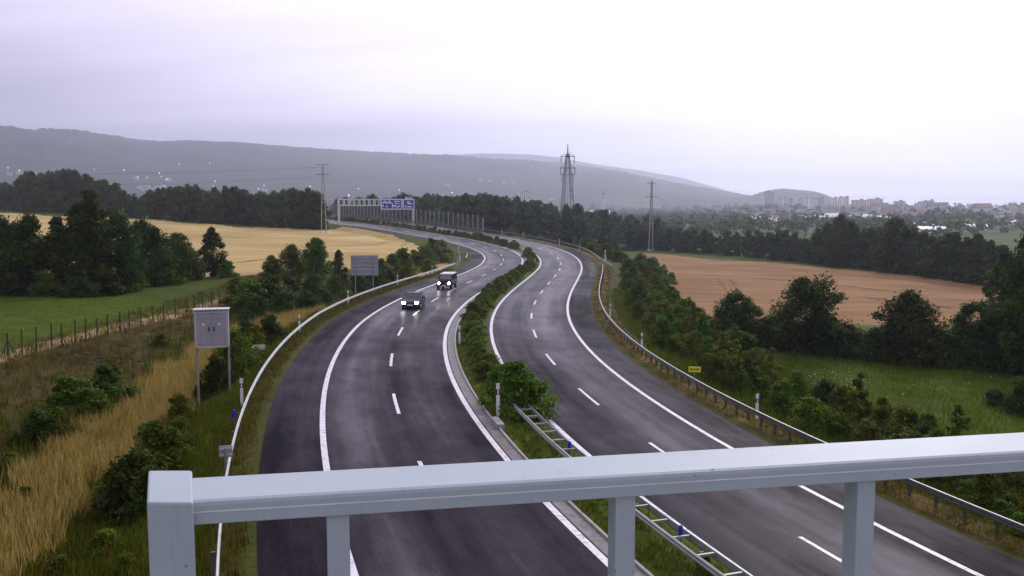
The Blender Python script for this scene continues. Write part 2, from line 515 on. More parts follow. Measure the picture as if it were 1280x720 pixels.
class MB:
    """collects shapes into one mesh"""
    def __init__(self):
        self.V, self.F, self.M = [], [], []
    def add(self, vs_, fs, mi=0):
        b = len(self.V)
        self.V += [tuple(v) for v in vs_]
        for f in fs:
            self.F.append([b + i for i in f]); self.M.append(mi)
        return self
    def box(self, c, s, rz=0.0, mi=0):
        x, y, z = s[0] / 2, s[1] / 2, s[2] / 2
        ca, sa = math.cos(rz), math.sin(rz)
        vs_ = []
        for dz in (-z, z):
            for dx, dy in ((-x, -y), (x, -y), (x, y), (-x, y)):
                vs_.append((c[0] + dx * ca - dy * sa, c[1] + dx * sa + dy * ca, c[2] + dz))
        return self.add(vs_, [(3, 2, 1, 0), (4, 5, 6, 7), (0, 1, 5, 4), (1, 2, 6, 5), (2, 3, 7, 6), (3, 0, 4, 7)], mi)
    def tube(self, p, q, r0, r1=None, n=6, mi=0, caps=True):
        r1 = r0 if r1 is None else r1
        p, q = Vector(p), Vector(q)
        d = (q - p).normalized()
        u = d.orthogonal().normalized(); w = d.cross(u)
        vs_ = []
        for c, r in ((p, r0), (q, r1)):
            for i in range(n):
                a = 2 * math.pi * i / n
                vs_.append(c + (u * math.cos(a) + w * math.sin(a)) * r)
        fs = [(i, (i + 1) % n, n + (i + 1) % n, n + i) for i in range(n)]
        if caps:
            fs += [tuple(range(n - 1, -1, -1)), tuple(range(n, 2 * n))]
        return self.add(vs_, fs, mi)
    def path(self, pts, radii, n=6, mi=0):
        for i in range(len(pts) - 1):
            self.tube(pts[i], pts[i + 1], radii[i], radii[i + 1], n, mi, True)
        return self
    def prism(self, prof, x0, x1, mi=0, taper=None):
        """profile of (y,z) points extruded along x; taper(i)->inset per point"""
        n = len(prof)
        vs_ = []
        for sx, x in ((-1, x0), (1, x1)):
            for i, (y, z) in enumerate(prof):
                t = taper(i) if taper else 0
                vs_.append((x - sx * t, y, z))
        fs = [tuple(range(n)), tuple(range(2 * n - 1, n - 1, -1))]
        fs += [(i, n + i, n + (i + 1) % n, (i + 1) % n) for i in range(n)]
        return self.add(vs_, fs, mi)
    def sphere(self, c, r, n=8, mi=0):
        vs_, fs = [], []
        rings = n // 2
        for j in range(rings + 1):
            t = math.pi * j / rings
            for i in range(n):
                a = 2 * math.pi * i / n
                vs_.append((c[0] + r * math.sin(t) * math.cos(a), c[1] + r * math.sin(t) * math.sin(a), c[2] + r * math.cos(t)))
        for j in range(rings):
            for i in range(n):
                fs.append((j * n + i, (j + 1) * n + i, (j + 1) * n + (i + 1) % n, j * n + (i + 1) % n))
        return self.add(vs_, fs, mi)
    def mesh(self, name, mats, smooth=False):
        me = bpy.data.meshes.new(name)
        me.from_pydata(self.V, [], self.F)
        for mm in (mats if isinstance(mats, (list, tuple)) else [mats]):
            me.materials.append(MATS[mm])
        me.polygons.foreach_set("material_index", np.array(self.M, np.int32))
        if smooth:
            me.polygons.foreach_set("use_smooth", np.ones(len(self.F), bool))
        me.update(); me.validate()
        return me
    def build(self, name, mats, parent=None, loc=None, smooth=False, bevel=0.0):
        o = link(name, self.mesh(name, mats, smooth), parent, loc)
        if bevel:
            b = o.modifiers.new("bevel", "BEVEL")
            b.width = bevel; b.segments = 2; b.limit_method = "ANGLE"; b.angle_limit = R(35)
        return o

def copy_thing(root, loc, rotz=None, scale=None, label=None):
    c = root.copy(); COL.objects.link(c)
    c.location = loc
    if rotz is not None: c.rotation_euler = (0, 0, rotz)
    if scale is not None: c.scale = scale
    if label: c["label"] = label
    for ch in root.children:
        d = ch.copy(); COL.objects.link(d); d.parent = c
        for g in ch.children:
            h = g.copy(); COL.objects.link(h); h.parent = d
    return c

ORD = ("first second third fourth fifth sixth seventh eighth ninth tenth eleventh twelfth thirteenth fourteenth fifteenth sixteenth "
       "seventeenth eighteenth nineteenth twentieth").split()

# ------------------------------------------------------------------ the motorway's line (metres): x, y, z, heading, crossfall, half median; every 4 m
ROAD = np.array([[7.784,14.0,0.0,-0.368,-0.07,1.804],[6.384,17.747,0.002,-0.347,-0.069,1.801],[5.064,21.523,0.005,-0.325,-0.068,1.799],[3.826,25.327,0.007,-0.303,-0.067,1.797],[2.675,29.157,0.01,-0.28,-0.066,1.795],[1.614,33.014,0.023,-0.257,-0.065,1.793],[0.643,36.894,0.058,-0.233,-0.065,1.79],[-0.231,40.797,0.093,-0.208,-0.064,1.788],[-1.006,44.721,0.128,-0.182,-0.063,1.786],[-1.679,48.664,0.163,-0.156,-0.062,1.784],[-2.246,52.624,0.199,-0.129,-0.061,1.781],[-2.707,56.597,0.235,-0.102,-0.061,1.779],[-3.063,60.581,0.271,-0.076,-0.06,1.777],[-3.318,64.573,0.307,-0.051,-0.059,1.775],[-3.472,68.57,0.343,-0.026,-0.058,1.772],[-3.528,72.569,0.341,-0.002,-0.055,1.76],[-3.494,76.569,0.34,0.019,-0.053,1.748],[-3.376,80.567,0.338,0.039,-0.05,1.736],[-3.182,84.562,0.337,0.057,-0.047,1.724],[-2.92,88.554,0.334,0.073,-0.044,1.713],[-2.598,92.541,0.33,0.088,-0.042,1.701],[-2.223,96.523,0.326,0.1,-0.039,1.689],[-1.804,100.501,0.322,0.11,-0.036,1.677],[-1.349,104.475,0.318,0.118,-0.033,1.665],[-0.867,108.446,0.325,0.124,-0.03,1.653],[-0.366,112.414,0.338,0.127,-0.028,1.641],[0.144,116.382,0.351,0.128,-0.025,1.629],[0.654,120.349,0.363,0.127,-0.022,1.617],[1.155,124.318,0.376,0.123,-0.019,1.605],[1.635,128.289,0.403,0.117,-0.016,1.609],[2.086,132.263,0.429,0.108,-0.014,1.613],[2.496,136.242,0.455,0.097,-0.011,1.617],[2.855,140.226,0.482,0.082,-0.008,1.621],[3.151,144.215,0.527,0.065,-0.005,1.625],[3.375,148.208,0.609,0.046,-0.002,1.629],[3.517,152.206,0.69,0.024,0.001,1.633],[3.568,156.205,0.772,0.001,0.004,1.638],[3.518,160.205,0.854,-0.026,0.007,1.642],[3.359,164.202,0.953,-0.054,0.01,1.646],[3.086,168.192,1.061,-0.083,0.013,1.65],[2.696,172.173,1.169,-0.112,0.015,1.654],[2.188,176.14,1.276,-0.142,0.018,1.658],[1.56,180.091,1.384,-0.173,0.021,1.662],[0.809,184.019,1.493,-0.204,0.022,1.664],[-0.06,187.924,1.603,-0.234,0.022,1.665],[-1.043,191.801,1.713,-0.263,0.023,1.667],[-2.139,195.648,1.822,-0.292,0.024,1.668],[-3.343,199.462,1.949,-0.319,0.024,1.67],[-4.649,203.243,2.111,-0.346,0.025,1.671],[-6.052,206.989,2.273,-0.371,0.025,1.673],[-7.547,210.699,2.435,-0.395,0.026,1.674],[-9.126,214.373,2.597,-0.417,0.026,1.675],[-10.786,218.013,2.743,-0.438,0.027,1.677],[-12.518,221.618,2.881,-0.458,0.028,1.678],[-14.319,225.19,3.019,-0.476,0.028,1.68],[-16.181,228.73,3.157,-0.492,0.029,1.681],[-18.099,232.24,3.294,-0.508,0.029,1.683],[-20.068,235.722,3.476,-0.521,0.029,1.682],[-22.082,239.178,3.659,-0.534,0.029,1.681],[-24.136,242.61,3.841,-0.545,0.029,1.681],[-26.227,246.02,4.023,-0.555,0.029,1.68],[-28.35,249.41,4.209,-0.564,0.029,1.679],[-30.501,252.782,4.405,-0.571,0.029,1.678],[-32.676,256.139,4.601,-0.578,0.028,1.677],[-34.872,259.483,4.797,-0.584,0.028,1.677],[-37.085,262.815,4.992,-0.589,0.028,1.676],[-39.312,266.137,5.139,-0.592,0.028,1.675],[-41.551,269.452,5.26,-0.595,0.028,1.674],[-43.798,272.761,5.381,-0.598,0.028,1.673],[-46.051,276.067,5.503,-0.599,0.028,1.673],[-48.307,279.37,5.624,-0.599,0.027,1.672],[-50.563,282.673,5.745,-0.599,0.027,1.672],[-52.817,285.977,5.866,-0.598,0.027,1.671],[-55.068,289.284,5.988,-0.597,0.027,1.671],[-57.312,292.595,6.109,-0.594,0.026,1.671],[-59.547,295.912,6.23,-0.591,0.026,1.67],[-61.771,299.237,6.351,-0.588,0.026,1.67],[-63.983,302.57,6.472,-0.584,0.026,1.67],[-66.18,305.912,6.594,-0.579,0.026,1.669],[-68.36,309.266,6.715,-0.574,0.025,1.669],[-70.522,312.632,6.836,-0.568,0.025,1.669],[-72.662,316.011,6.957,-0.562,0.025,1.669],[-74.781,319.404,7.078,-0.555,0.025,1.668],[-76.875,322.812,7.2,-0.547,0.024,1.668],[-78.943,326.235,7.321,-0.539,0.024,1.668],[-80.983,329.676,7.442,-0.531,0.024,1.668],[-82.994,333.134,7.563,-0.522,0.024,1.667],[-84.973,336.61,7.685,-0.513,0.024,1.667],[-86.919,340.105,7.806,-0.503,0.024,1.667],[-88.831,343.618,7.927,-0.493,0.024,1.667],[-90.705,347.152,8.048,-0.483,0.023,1.667],[-92.542,350.705,8.169,-0.472,0.023,1.667],[-94.339,354.279,8.291,-0.46,0.023,1.667],[-96.094,357.873,8.412,-0.448,0.023,1.666],[-97.806,361.488,8.533,-0.436,0.023,1.666],[-99.473,365.124,8.654,-0.423,0.023,1.666],[-101.092,368.782,8.775,-0.41,0.023,1.666],[-102.664,372.46,8.897,-0.397,0.023,1.666]])
S0 = -60.0
_s = np.arange(len(ROAD)) * 4.0
def _extend():
    pre, x, y, th = [], ROAD[0][0], ROAD[0][1], ROAD[0][3]
    k = 0.0052
    for i in range(15):
        th -= k * 4
        x -= 4 * math.sin(th + k * 2); y -= 4 * math.cos(th + k * 2)
        pre.append([x, y, 0.0, th, -0.07, 1.804])
    post, (x, y, z, th, c, m) = [], ROAD[-1]
    for i in range(100):
        x += 4 * math.sin(th); y += 4 * math.cos(th)
        z += 0.10 * max(0, 1 - i / 30)
        post.append([x, y, z, th, c * max(0, 1 - i / 30), m])
    return np.vstack([np.array(pre[::-1]), ROAD, np.array(post)])
RT = _extend()
RS = S0 + np.arange(len(RT)) * 4.0
# fine table
SF = np.arange(S0, RS[-1], 1.0)
def _fine(col):
    v = np.interp(SF, RS, RT[:, col])
    k = np.array([1, 2, 3, 2, 1]) / 9.0
    pad = np.concatenate([2 * v[0] - v[2:0:-1], v, 2 * v[-1] - v[-2:-4:-1]])
    return np.convolve(pad, k, "valid")
RX, RY, RZ, RTH, RC, RM = (_fine(i) for i in range(6))
LANE, SHOULDER, INNER = 3.5, 2.35, 0.30
def half_edge(s):
    return np.interp(s, SF, RM) + 2 * LANE + SHOULDER
def rp(s, o, dz=0.0):
    """point on the carriageway plane at chainage s, offset o (right +)"""
    s = np.asarray(s, float)
    th = np.interp(s, SF, RTH)
    x = np.interp(s, SF, RX) + o * np.cos(th)
    y = np.interp(s, SF, RY) - o * np.sin(th)
    z = np.interp(s, SF, RZ) + np.interp(s, SF, RC) * o + dz
    return x, y, z
def rpv(s, o, dz=0.0):
    return Vector([float(v) for v in rp(s, o, dz)])
def heading(s):
    return float(np.interp(s, SF, RTH))

def ss(t):
    t = np.clip(t, 0, 1)
    return t * t * (3 - 2 * t)

def nearest(x, y):
    x = np.asarray(x, float).ravel(); y = np.asarray(y, float).ravel()
    S = np.empty(len(x)); O = np.empty(len(x))
    cx, cy, cs, ct = RX[::3], RY[::3], SF[::3], RTH[::3]
    for a in range(0, len(x), 20000):
        xa, ya = x[a:a + 20000], y[a:a + 20000]
        d = (xa[:, None] - cx) ** 2 + (ya[:, None] - cy) ** 2
        i = d.argmin(1)
        dx, dy = xa - cx[i], ya - cy[i]
        S[a:a + 20000] = cs[i] + dx * np.sin(ct[i]) + dy * np.cos(ct[i])
        O[a:a + 20000] = dx * np.cos(ct[i]) - dy * np.sin(ct[i])
    return S, O

_rng = np.random.default_rng(3)
_WV = [( _rng.uniform(0, 6.28), _rng.uniform(0, 6.28), _rng.uniform(0.7, 1.4)) for _ in range(10)]
def wob(x, y, L):
    """smooth noise of about +-1 with wavelength L"""
    v = 0
    for i, (a, p, k) in enumerate(_WV[:6]):
        v = v + np.sin((x * math.cos(a) + y * math.sin(a)) * 6.283 * k / L + p + i)
    return v / 3.0

RID_X = np.array([-900, -300, 0, 30, 60, 90, 120, 150, 180, 210, 240, 300, 400, 480, 560, 640, 700, 760, 820, 880, 940, 1000, 1300, 2400])
RID_Y = np.array([150, 158, 167, 167, 165.5, 167, 168, 171, 176.5, 178, 177, 180, 187, 191.5, 195, 201, 204, 211.5, 223, 235, 247, 256, 263, 263])
RID_AZ = np.arctan((RID_X - 640) / FPX)
RI2_X = np.array([-900, 440, 500, 540, 600, 660, 700, 740, 800, 850, 900, 960, 2400])
RI2_Y = np.array([210, 203, 196, 194, 191, 192, 196, 204, 212, 221, 236, 262, 262])
RI2_AZ = np.arctan((RI2_X - 640) / FPX)

def land(x, y, s=None, o=None, sink=False):
    """height of the ground; sink=True lowers it under the road's own sheets"""
    shp = np.shape(x)
    x = np.asarray(x, float).ravel(); y = np.asarray(y, float).ravel()
    r = np.hypot(x, y); az = np.arctan2(x, y)
    if s is None:
        s, o = np.full(len(x), 900.0), np.sign(x) * 500.0
        k = r < 900
        s[k], o[k] = nearest(x[k], y[k])
    wr = ss((o + 30) / 60)
    Lz = 0.6 + 0.018 * np.clip(y - 50, 0, 262) + 0.025 * np.clip(-x - 30, 0, 200) * np.clip((y - 50) / 100, 0, 1) * (1 - 0.3 * ss((y - 320) / 300))
    Rz = -2.5 - 0.6 * ss((y - 100) / 250)
    N = Lz * (1 - wr) + Rz * wr + 0.25 * wob(x, y, 37) * np.clip(r / 60, 0, 1)
    # far country
    azd = np.degrees(az)
    town = -3 + 13.5 * ss((azd - 9) / 8) * ss((r - 850) / 650) + 46 * np.exp(-(np.abs(azd - 18.3) / 2.6) ** 3) * np.exp(-((r - 2700) / 420) ** 2)
    town = town + 9 * np.exp(-((azd - 27.6) / 1.5) ** 2) * np.exp(-((r - 760) / 120) ** 2)
    N = N + (town - N) * ss((r - 480) / 400)
    D1, D2 = 4000.0, 6000.0
    e1 = np.interp(az, RID_AZ, RID_Y); e2 = np.interp(az, RI2_AZ, RI2_Y)
    h1 = CAM_H + (262 - e1) / FPX * D1 * np.cos(az); h2 = CAM_H + (262 - e2) / FPX * D2 * np.cos(az)
    up = ss((r - 1350) / (D1 - 1350)) ** 1.15
    folds = 1 + 0.10 * wob(x, y, 900) * (1 - ss((r - 3300) / 500)) + 0.05 * wob(y, x, 330) * (1 - ss((r - 3300) / 500))
    a1 = np.maximum(h1 - 8, 0) * up * folds * (1 - 0.75 * ss((r - D1) / 1500))
    a2 = np.maximum(h2 - 8, 0) * ss((r - 4700) / (D2 - 4700)) * (1 - 0.5 * ss((r - D2) / 1500))
    N = N + np.maximum(a1, a2)
    # the motorway's formation
    inr = (s > -58) & (s < 520)
    e = half_edge(s); d = np.abs(o) - e
    form = np.interp(s, SF, RZ) + np.interp(s, SF, RC) * np.clip(o, -e, e)
    left = o < 0
    pL = np.interp(d, [-1, 1.6, 4.5, 7.5], [0, 0, -0.95, -1.05]); bL = ss((d - 7.5) / 8.5)
    pR = np.interp(d, [-1, 1.6, 4.5], [0, 0, -1.1]); bR = ss((d - 4.5) / 9.0)
    hf = form + np.where(left, pL, pR); b = np.where(left, bL, bR)
    fade = ss((s + 58) / 10) * (1 - ss((s - 430) / 80))
    b = 1 - (1 - b) * fade
    z = np.where(inr & (d < 17), hf * (1 - b) + N * b, N)
    if sink:
        sk = (0.30 + 0.005 * r) * (1 - ss((d - 3.4) / 1.0))
        z = np.where(inr & (s < 425), z - np.where(d < 4.5, sk, 0), z)
    return z.reshape(shp)

def pix_ray(px, py):
    u = (px - 640) / FPX; v = (360 - py) / FPX
    return Vector((u, math.cos(PITCH) + v * math.sin(PITCH), -math.sin(PITCH) + v * math.cos(PITCH)))
_RR = np.geomspace(9, 6400, 900)
def at(px, py, up=0.0):
    """the place on the ground a sight line from the bridge meets (up metres above the ground)"""
    d = pix_ray(px, py); hl = math.hypot(d.x, d.y)
    t = _RR / hl
    z = CAM_H + d.z * t - land(d.x * t, d.y * t) - up
    i = int(np.argmax(z < 0)) if (z < 0).any() else len(t) - 1
    if i > 0:
        a, b = z[i - 1], z[i]
        f = a / (a - b) if a != b else 0
        tt = t[i - 1] + f * (t[i] - t[i - 1])
    else:
        tt = t[0]
    x, y = d.x * tt, d.y * tt
    return Vector((x, y, float(land(np.array([x]), np.array([y]))[0])))
def at_z(px, py, z):
    d = pix_ray(px, py)
    t = (z - CAM_H) / d.z
    return Vector((d.x * t, d.y * t, z))
def gz(x, y):
    return float(land(np.array([x]), np.array([y]))[0])
def px_height(p, npx):
    """metres that npx pixels cover at p"""
    return npx * p.y / FPX

# ------------------------------------------------------------------ ground sheets
def inside(x, y, poly):
    c = np.zeros(len(x), bool)
    j = len(poly) - 1
    for i in range(len(poly)):
        xi, yi = poly[i]; xj, yj = poly[j]
        k = ((yi > y) != (yj > y)) & (x < (xj - xi) * (y - yi) / (yj - yi + 1e-12) + xi)
        c ^= k
        j = i
    return c
WHEAT = [(-190, 108), (-90, 106), (-62, 103), (-40, 104), (-33, 107), (-26, 122), (-14, 130), (-11, 150), (-14, 185), (-36, 240), (-52, 262), (-62, 252), (-78, 241), (-111, 270), (-180, 300), (-320, 330), (-320, 120)]
BROWN = [(21, 90), (24, 123), (39, 252), (58, 207), (74.5, 176.5), (78, 139), (90, 100), (60, 92)]
FENCE_A, FENCE_B = at(10, 446), at(300, 372)

def zones(x, y, s, o):
    x = x.ravel(); y = y.ravel(); n = len(x)
    d = np.abs(o) - half_edge(s)
    za = np.zeros((n, 4)); zb = np.zeros((n, 4)); za[:, 3] = zb[:, 3] = 1
    r = np.hypot(x, y); near = (s > -58) & (s < 420)
    left = (o < 0) & near; right = (o > 0) & near
    za[:, 0] = np.where(left & (s < 66), np.exp(-((d - (7.8 - 0.06 * (np.clip(s, 5, 40) - 11))) / (1.3 + 0.03 * (np.clip(s, 5, 40) - 11))) ** 2), 0)
    fx = FENCE_A.x + (FENCE_B.x - FENCE_A.x) * (y - FENCE_A.y) / (FENCE_B.y - FENCE_A.y)
    zb[:, 0] = np.where(left & (x > fx - 1.0) & (s < 112) & (d > 1.2), 0.72, 0)
    zb[:, 0] = np.where(left & (d >= 1.2) & (d < 4.6), 0.12, zb[:, 0])
    zb[:, 0] = np.where(left & (d < 1.2) & (d > -1), 0.5, zb[:, 0])
    zb[:, 0] = np.where(right & (d < 3.0), 0.62, zb[:, 0])
    zb[:, 0] = np.where(right & (d >= 3.0) & (d < 12), 0.42, zb[:, 0])
    za[:, 0] = np.where(right & (d > 0.25) & (d < 2.0), 0.42, za[:, 0])
    zb[:, 0] = np.where(near & (d < -5), 0.12, zb[:, 0])
    zb[:, 1] = np.where(left & (y < 112), np.exp(-((x - fx + 0.2) / 0.9) ** 2) * 1.1, 0)
    za[:, 1] = inside(x, y, WHEAT) & (d > np.where(s > 165, 1.6, np.where(s > 118, 4.0, 8)))
    za[:, 2] = inside(x, y, BROWN)
    zb[:, 2] = ss((r - 420) / 250)
    return za, zb

def polar_sheet(name, radii, mat, lab):
    az = np.concatenate([np.radians(np.arange(-180, -52, 4.0)), np.radians(np.arange(-52, 52.01, 0.115)), np.radians(np.arange(56, 180, 4.0))])
    A, Rr = np.meshgrid(az, radii)
    x, y = Rr * np.sin(A), Rr * np.cos(A)
    xf, yf = x.ravel(), y.ravel(); r = Rr.ravel()
    s, o = np.full(len(xf), 900.0), np.sign(xf) * 500.0
    k = r < 900
    s[k], o[k] = nearest(xf[k], yf[k])
    z = land(xf, yf, s, o, sink=True)
    if radii[-1] > 3000:
        rng = np.random.default_rng(5)
        amt = 4.5 * ss((r - 2300) / 1200) * (r < 5400)
        z = z + rng.uniform(-1, 1, len(z)) * amt
    nr, na = Rr.shape
    i = np.arange((nr - 1) * na).reshape(nr - 1, na)
    j = np.roll(i, -1, axis=1)
    F = np.stack([i, j, j + na, i + na], -1).reshape(-1, 4)[:, ::-1]
    za, zb = zones(xf, yf, s, o)
    if mat == "hill_cover":
        fld = ss((wob(xf, yf, 420) - 0.15) / 0.25) * (1 - ss((r - 1900) / 700)) * 0.9
        za[:, 0] = np.maximum(fld, ss((np.degrees(np.arctan2(xf, yf)) - 14) / 4) * (r < 2000) * 0.5)
    me = fast_mesh(name, np.stack([xf, yf, z], -1), F, [mat], True, {"zone": ("FLOAT_COLOR", za), "zone_b": ("FLOAT_COLOR", zb)})
    o_ = link(name, me)
    return tag(o_, lab, "ground", kind="structure")
polar_sheet("ground", np.geomspace(2.5, 1300, 400), "ground_cover", "grass and farmland on both sides of the motorway")
polar_sheet("hills", np.geomspace(1300, 6600, 150), "hill_cover", "long wooded ridge fading into haze along the horizon")

def sheet(name, s, offs, zfun, mat, label, cat, kind="structure", wear=None, parent=None, zon=False):
    s = np.asarray(s, float)
    P, UV, SS, OO = [], [], [], []
    for k, o in enumerate(offs):
        ov = o(s) if callable(o) else np.full(len(s), float(o))
        x, y, z = rp(s, ov)
        P.append(np.stack([x, y, zfun(s, ov, x, y, z, k)], -1)); UV.append(np.stack([ov, s], -1)); SS.append(s); OO.append(ov)
    P = np.stack(P, 1); n, m = P.shape[:2]
    i = (np.arange(n - 1)[:, None] * m + np.arange(m - 1)).ravel()
    F = np.stack([i, i + 1, i + m + 1, i + m], -1)
    V = P.reshape(-1, 3); uv = np.stack(UV, 1).reshape(-1, 2)
    at_ = {}
    if wear is not None:
        at_["wear"] = ("FLOAT", wear(np.stack(OO, 1).ravel(), np.stack(SS, 1).ravel()))
    if zon:
        so = np.stack(SS, 1).ravel(), np.stack(OO, 1).ravel()
        za, zb = zones(V[:, 0], V[:, 1], *so)
        at_["zone"] = ("FLOAT_COLOR", za); at_["zone_b"] = ("FLOAT_COLOR", zb)
    me = fast_mesh(name, V, F, [mat], True, at_, uv)
    ob = link(name, me, parent)
    if parent is None:
        tag(ob, label, cat, kind=kind)
    return ob

mF = lambda s: np.interp(s, SF, RM)
SR = np.arange(-50, 421, 1.0)
flat = lambda dz: (lambda s, o, x, y, z, k: z + dz)
def wear_sheen_r(o, s):
    # right carriageway: slow lane worn pale, shoulder dark; wet sheen painted in with distance
    u = o - np.interp(s, SF, RM)
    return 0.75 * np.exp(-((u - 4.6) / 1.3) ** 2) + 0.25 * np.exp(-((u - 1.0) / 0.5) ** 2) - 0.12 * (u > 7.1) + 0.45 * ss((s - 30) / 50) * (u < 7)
def wear_sheen_l(o, s):  # left carriageway: lane wear, plus wet reflection painted paler farther off
    u = -o - np.interp(s, SF, RM)
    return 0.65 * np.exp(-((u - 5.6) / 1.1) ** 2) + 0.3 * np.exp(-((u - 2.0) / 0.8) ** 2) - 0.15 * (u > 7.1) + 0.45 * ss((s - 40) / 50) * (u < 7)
frac = np.linspace(0, 1, 25)
sheet("road", SR, [(lambda f: (lambda s: -(mF(s) - INNER) - f * (2 * LANE + SHOULDER + INNER)))(f) for f in frac[::-1]], flat(0.0), "asphalt", "wet asphalt of the left carriageway", "road", wear=wear_sheen_l)
sheet("road", SR, [(lambda f: (lambda s: (mF(s) - INNER) + f * (2 * LANE + SHOULDER + INNER)))(f) for f in frac], flat(0.0), "asphalt", "wet asphalt of the right carriageway", "road", wear=wear_sheen_r)

def line_sheet(name, off, s, label, w=0.22, parent=None):
    return sheet(name, s, [lambda t: off(t) - w / 2, lambda t: off(t) + w / 2], flat(0.006), "road_marking", label, "road marking", parent=parent)
line_sheet("edge_line", lambda s: -(mF(s) + 2 * LANE), SR, "solid white edge line beside the left hard shoulder", 0.24)
line_sheet("edge_line", lambda s: -(mF(s)), SR, "solid white edge line along the left side of the median", 0.26)
line_sheet("edge_line", lambda s: (mF(s)), SR, "solid white edge line along the right side of the median", 0.24)
line_sheet("edge_line", lambda s: (mF(s) + 2 * LANE), SR, "solid white edge line beside the right hard shoulder", 0.24)
def dashes(sign, start, label):
    V, F = [], []
    off = lambda s: sign * (mF(s) + LANE)
    s0 = start
    while s0 < 400:
        st = np.linspace(s0, s0 + 4.2, 5)
        for k in range(4):
            b = len(V)
            for sv, w in ((st[k], -0.085), (st[k], 0.085), (st[k + 1], 0.085), (st[k + 1], -0.085)):
                V.append(rpv(sv, off(sv) + w, 0.006))
            F.append([b, b + 1, b + 2, b + 3])
        s0 += 11.55
    me = fast_mesh("lane_line", np.array(V), np.array(F), ["road_marking"])
    tag(link("lane_line", me), label, "road marking", kind="structure")
dashes(-1, 27.6 - 6 * 11.55, "dashed white lane line on the left carriageway")
dashes(1, 30.1 - 6 * 11.55, "dashed white lane line on the right carriageway")

def verge_z(s, o, x, y, z, k):
    return land(x, y, s, o)
def verge(sign, label):
    ds = [0, 0.25, 0.6, 1.1, 1.6, 2.2, 2.9, 3.6, 4.3, 5.0, 5.4]
    def zf(s, o, x, y, z, k):
        zz = land(x, y, s, np.asarray(o))
        j = k if sign > 0 else len(ds) - 1 - k
        rng = np.random.default_rng(100 + k)
        return zz + (-0.015 if j == 0 else -1.6 if j == len(ds) - 1 else -0.02 if j == len(ds) - 2 else 0.03 * rng.uniform(-1, 1, len(s)))
    offs = [(lambda d: (lambda s: sign * (half_edge(s) + d)))(d) for d in ds]
    sheet("verge", SR, offs if sign > 0 else offs[::-1], zf, "ground_cover", label, "ground", zon=True)
verge(-1, "grassy verge outside the left hard shoulder")
verge(1, "grassy verge outside the right hard shoulder")
def median_z(s, o, x, y, z, k):
    rng = np.random.default_rng(200 + k)
    return z + (-0.02 if k in (0, 8) else 0.05 + 0.03 * rng.uniform(-1, 1, len(s)))
sheet("median_strip", SR, [(lambda f: (lambda s: -(mF(s) - INNER - 0.42) + f * (2 * mF(s) - 2 * INNER - 0.42)))(f) for f in np.linspace(0, 1, 9)], median_z, "ground_cover", "grassy central reservation between the carriageways", "ground", zon=True)
sheet("drain_channel", np.arange(-50, 180, 1.0), [lambda s: -(mF(s) - INNER + 0.10), lambda s: -(mF(s) - INNER - 0.15), lambda s: -(mF(s) - INNER - 0.40)],
      lambda s, o, x, y, z, k: z + (0.004, -0.005, 0.03)[k], "concrete_wet", "stained concrete gutter along the left edge of the median", "ground")
def kerb_strip():
    mb = MB()
    prof = ((-0.05, -0.1), (-0.05, 0.10), (0.05, 0.10), (0.05, -0.1))
    st = np.arange(-50, 180, 1.0)
    for i, s in enumerate(st):
        for (a, b) in prof:
            mb.V.append(tuple(rpv(s, -(float(mF(s)) - INNER - 0.45) + a, b)))
    for i in range(len(st) - 1):
        for j in range(4):
            mb.F.append([4 * i + j, 4 * i + (j + 1) % 4, 4 * i + 4 + (j + 1) % 4, 4 * i + 4 + j]); mb.M.append(0)
    tag(mb.build("kerb", "concrete"), "low concrete kerb between the gutter and the median grass", "kerb", kind="structure")
kerb_strip()

# two dark tractor tracks in the brown field
def track(pts, label, mat="track_soil", hw=0.17):
    V, F = [], []
    for i in range(len(pts) - 1):
        for k in range(8):
            t = k / 7
            p = pts[i].lerp(pts[i + 1], t)
            d = (pts[i + 1] - pts[i]).normalized(); n = Vector((-d.y, d.x, 0)) * hw
            for q in (p - n, p + n):
                V.append((q.x, q.y, gz(q.x, q.y) + 0.10))
    m = len(V) // 2
    F = [[2 * i, 2 * i + 1, 2 * i + 3, 2 * i + 2] for i in range(m - 1)]
    ob = link("field_track", fast_mesh("field_track", np.array(V), np.array(F), [mat]))
    tag(ob, label, "track", kind="structure")
track([at(898, 348), at(904, 356), at(911, 368)], "left wheel mark of the tractor track in the brown field")
track([at(911, 349), at(917, 353), at(924, 366)], "right wheel mark of the tractor track in the brown field")

for pts, lab in ((((246, 330), (300, 328), (345, 323)), "faint tractor line low in the wheat right of the lone oval tree"), (((160, 286), (230, 293), (300, 297), (350, 298), (395, 297)), "faint tractor line across the middle of the wheat field"),
                 (((120, 273.5), (200, 280), (300, 287), (380, 291)), "faint tractor line near the far edge of the wheat field"), (((425, 308), (470, 305.5), (510, 303)), "faint tractor line in the wheat beside the motorway")):
    track([at(a, b) for a, b in pts], lab, "wheat_track", 0.28)
for pts, lab in ((((850, 328), (940, 333), (1040, 341), (1140, 351), (1215, 360)), "long dark furrow across the upper part of the brown field"), (((880, 344), (960, 349), (1060, 358), (1160, 371)), "long dark furrow across the middle of the brown field"),
                 (((1080, 372), (1140, 378), (1190, 385)), "short dark furrow low in the brown field")):
    track([at(a, b) for a, b in pts], lab, "field_furrow", 0.24)
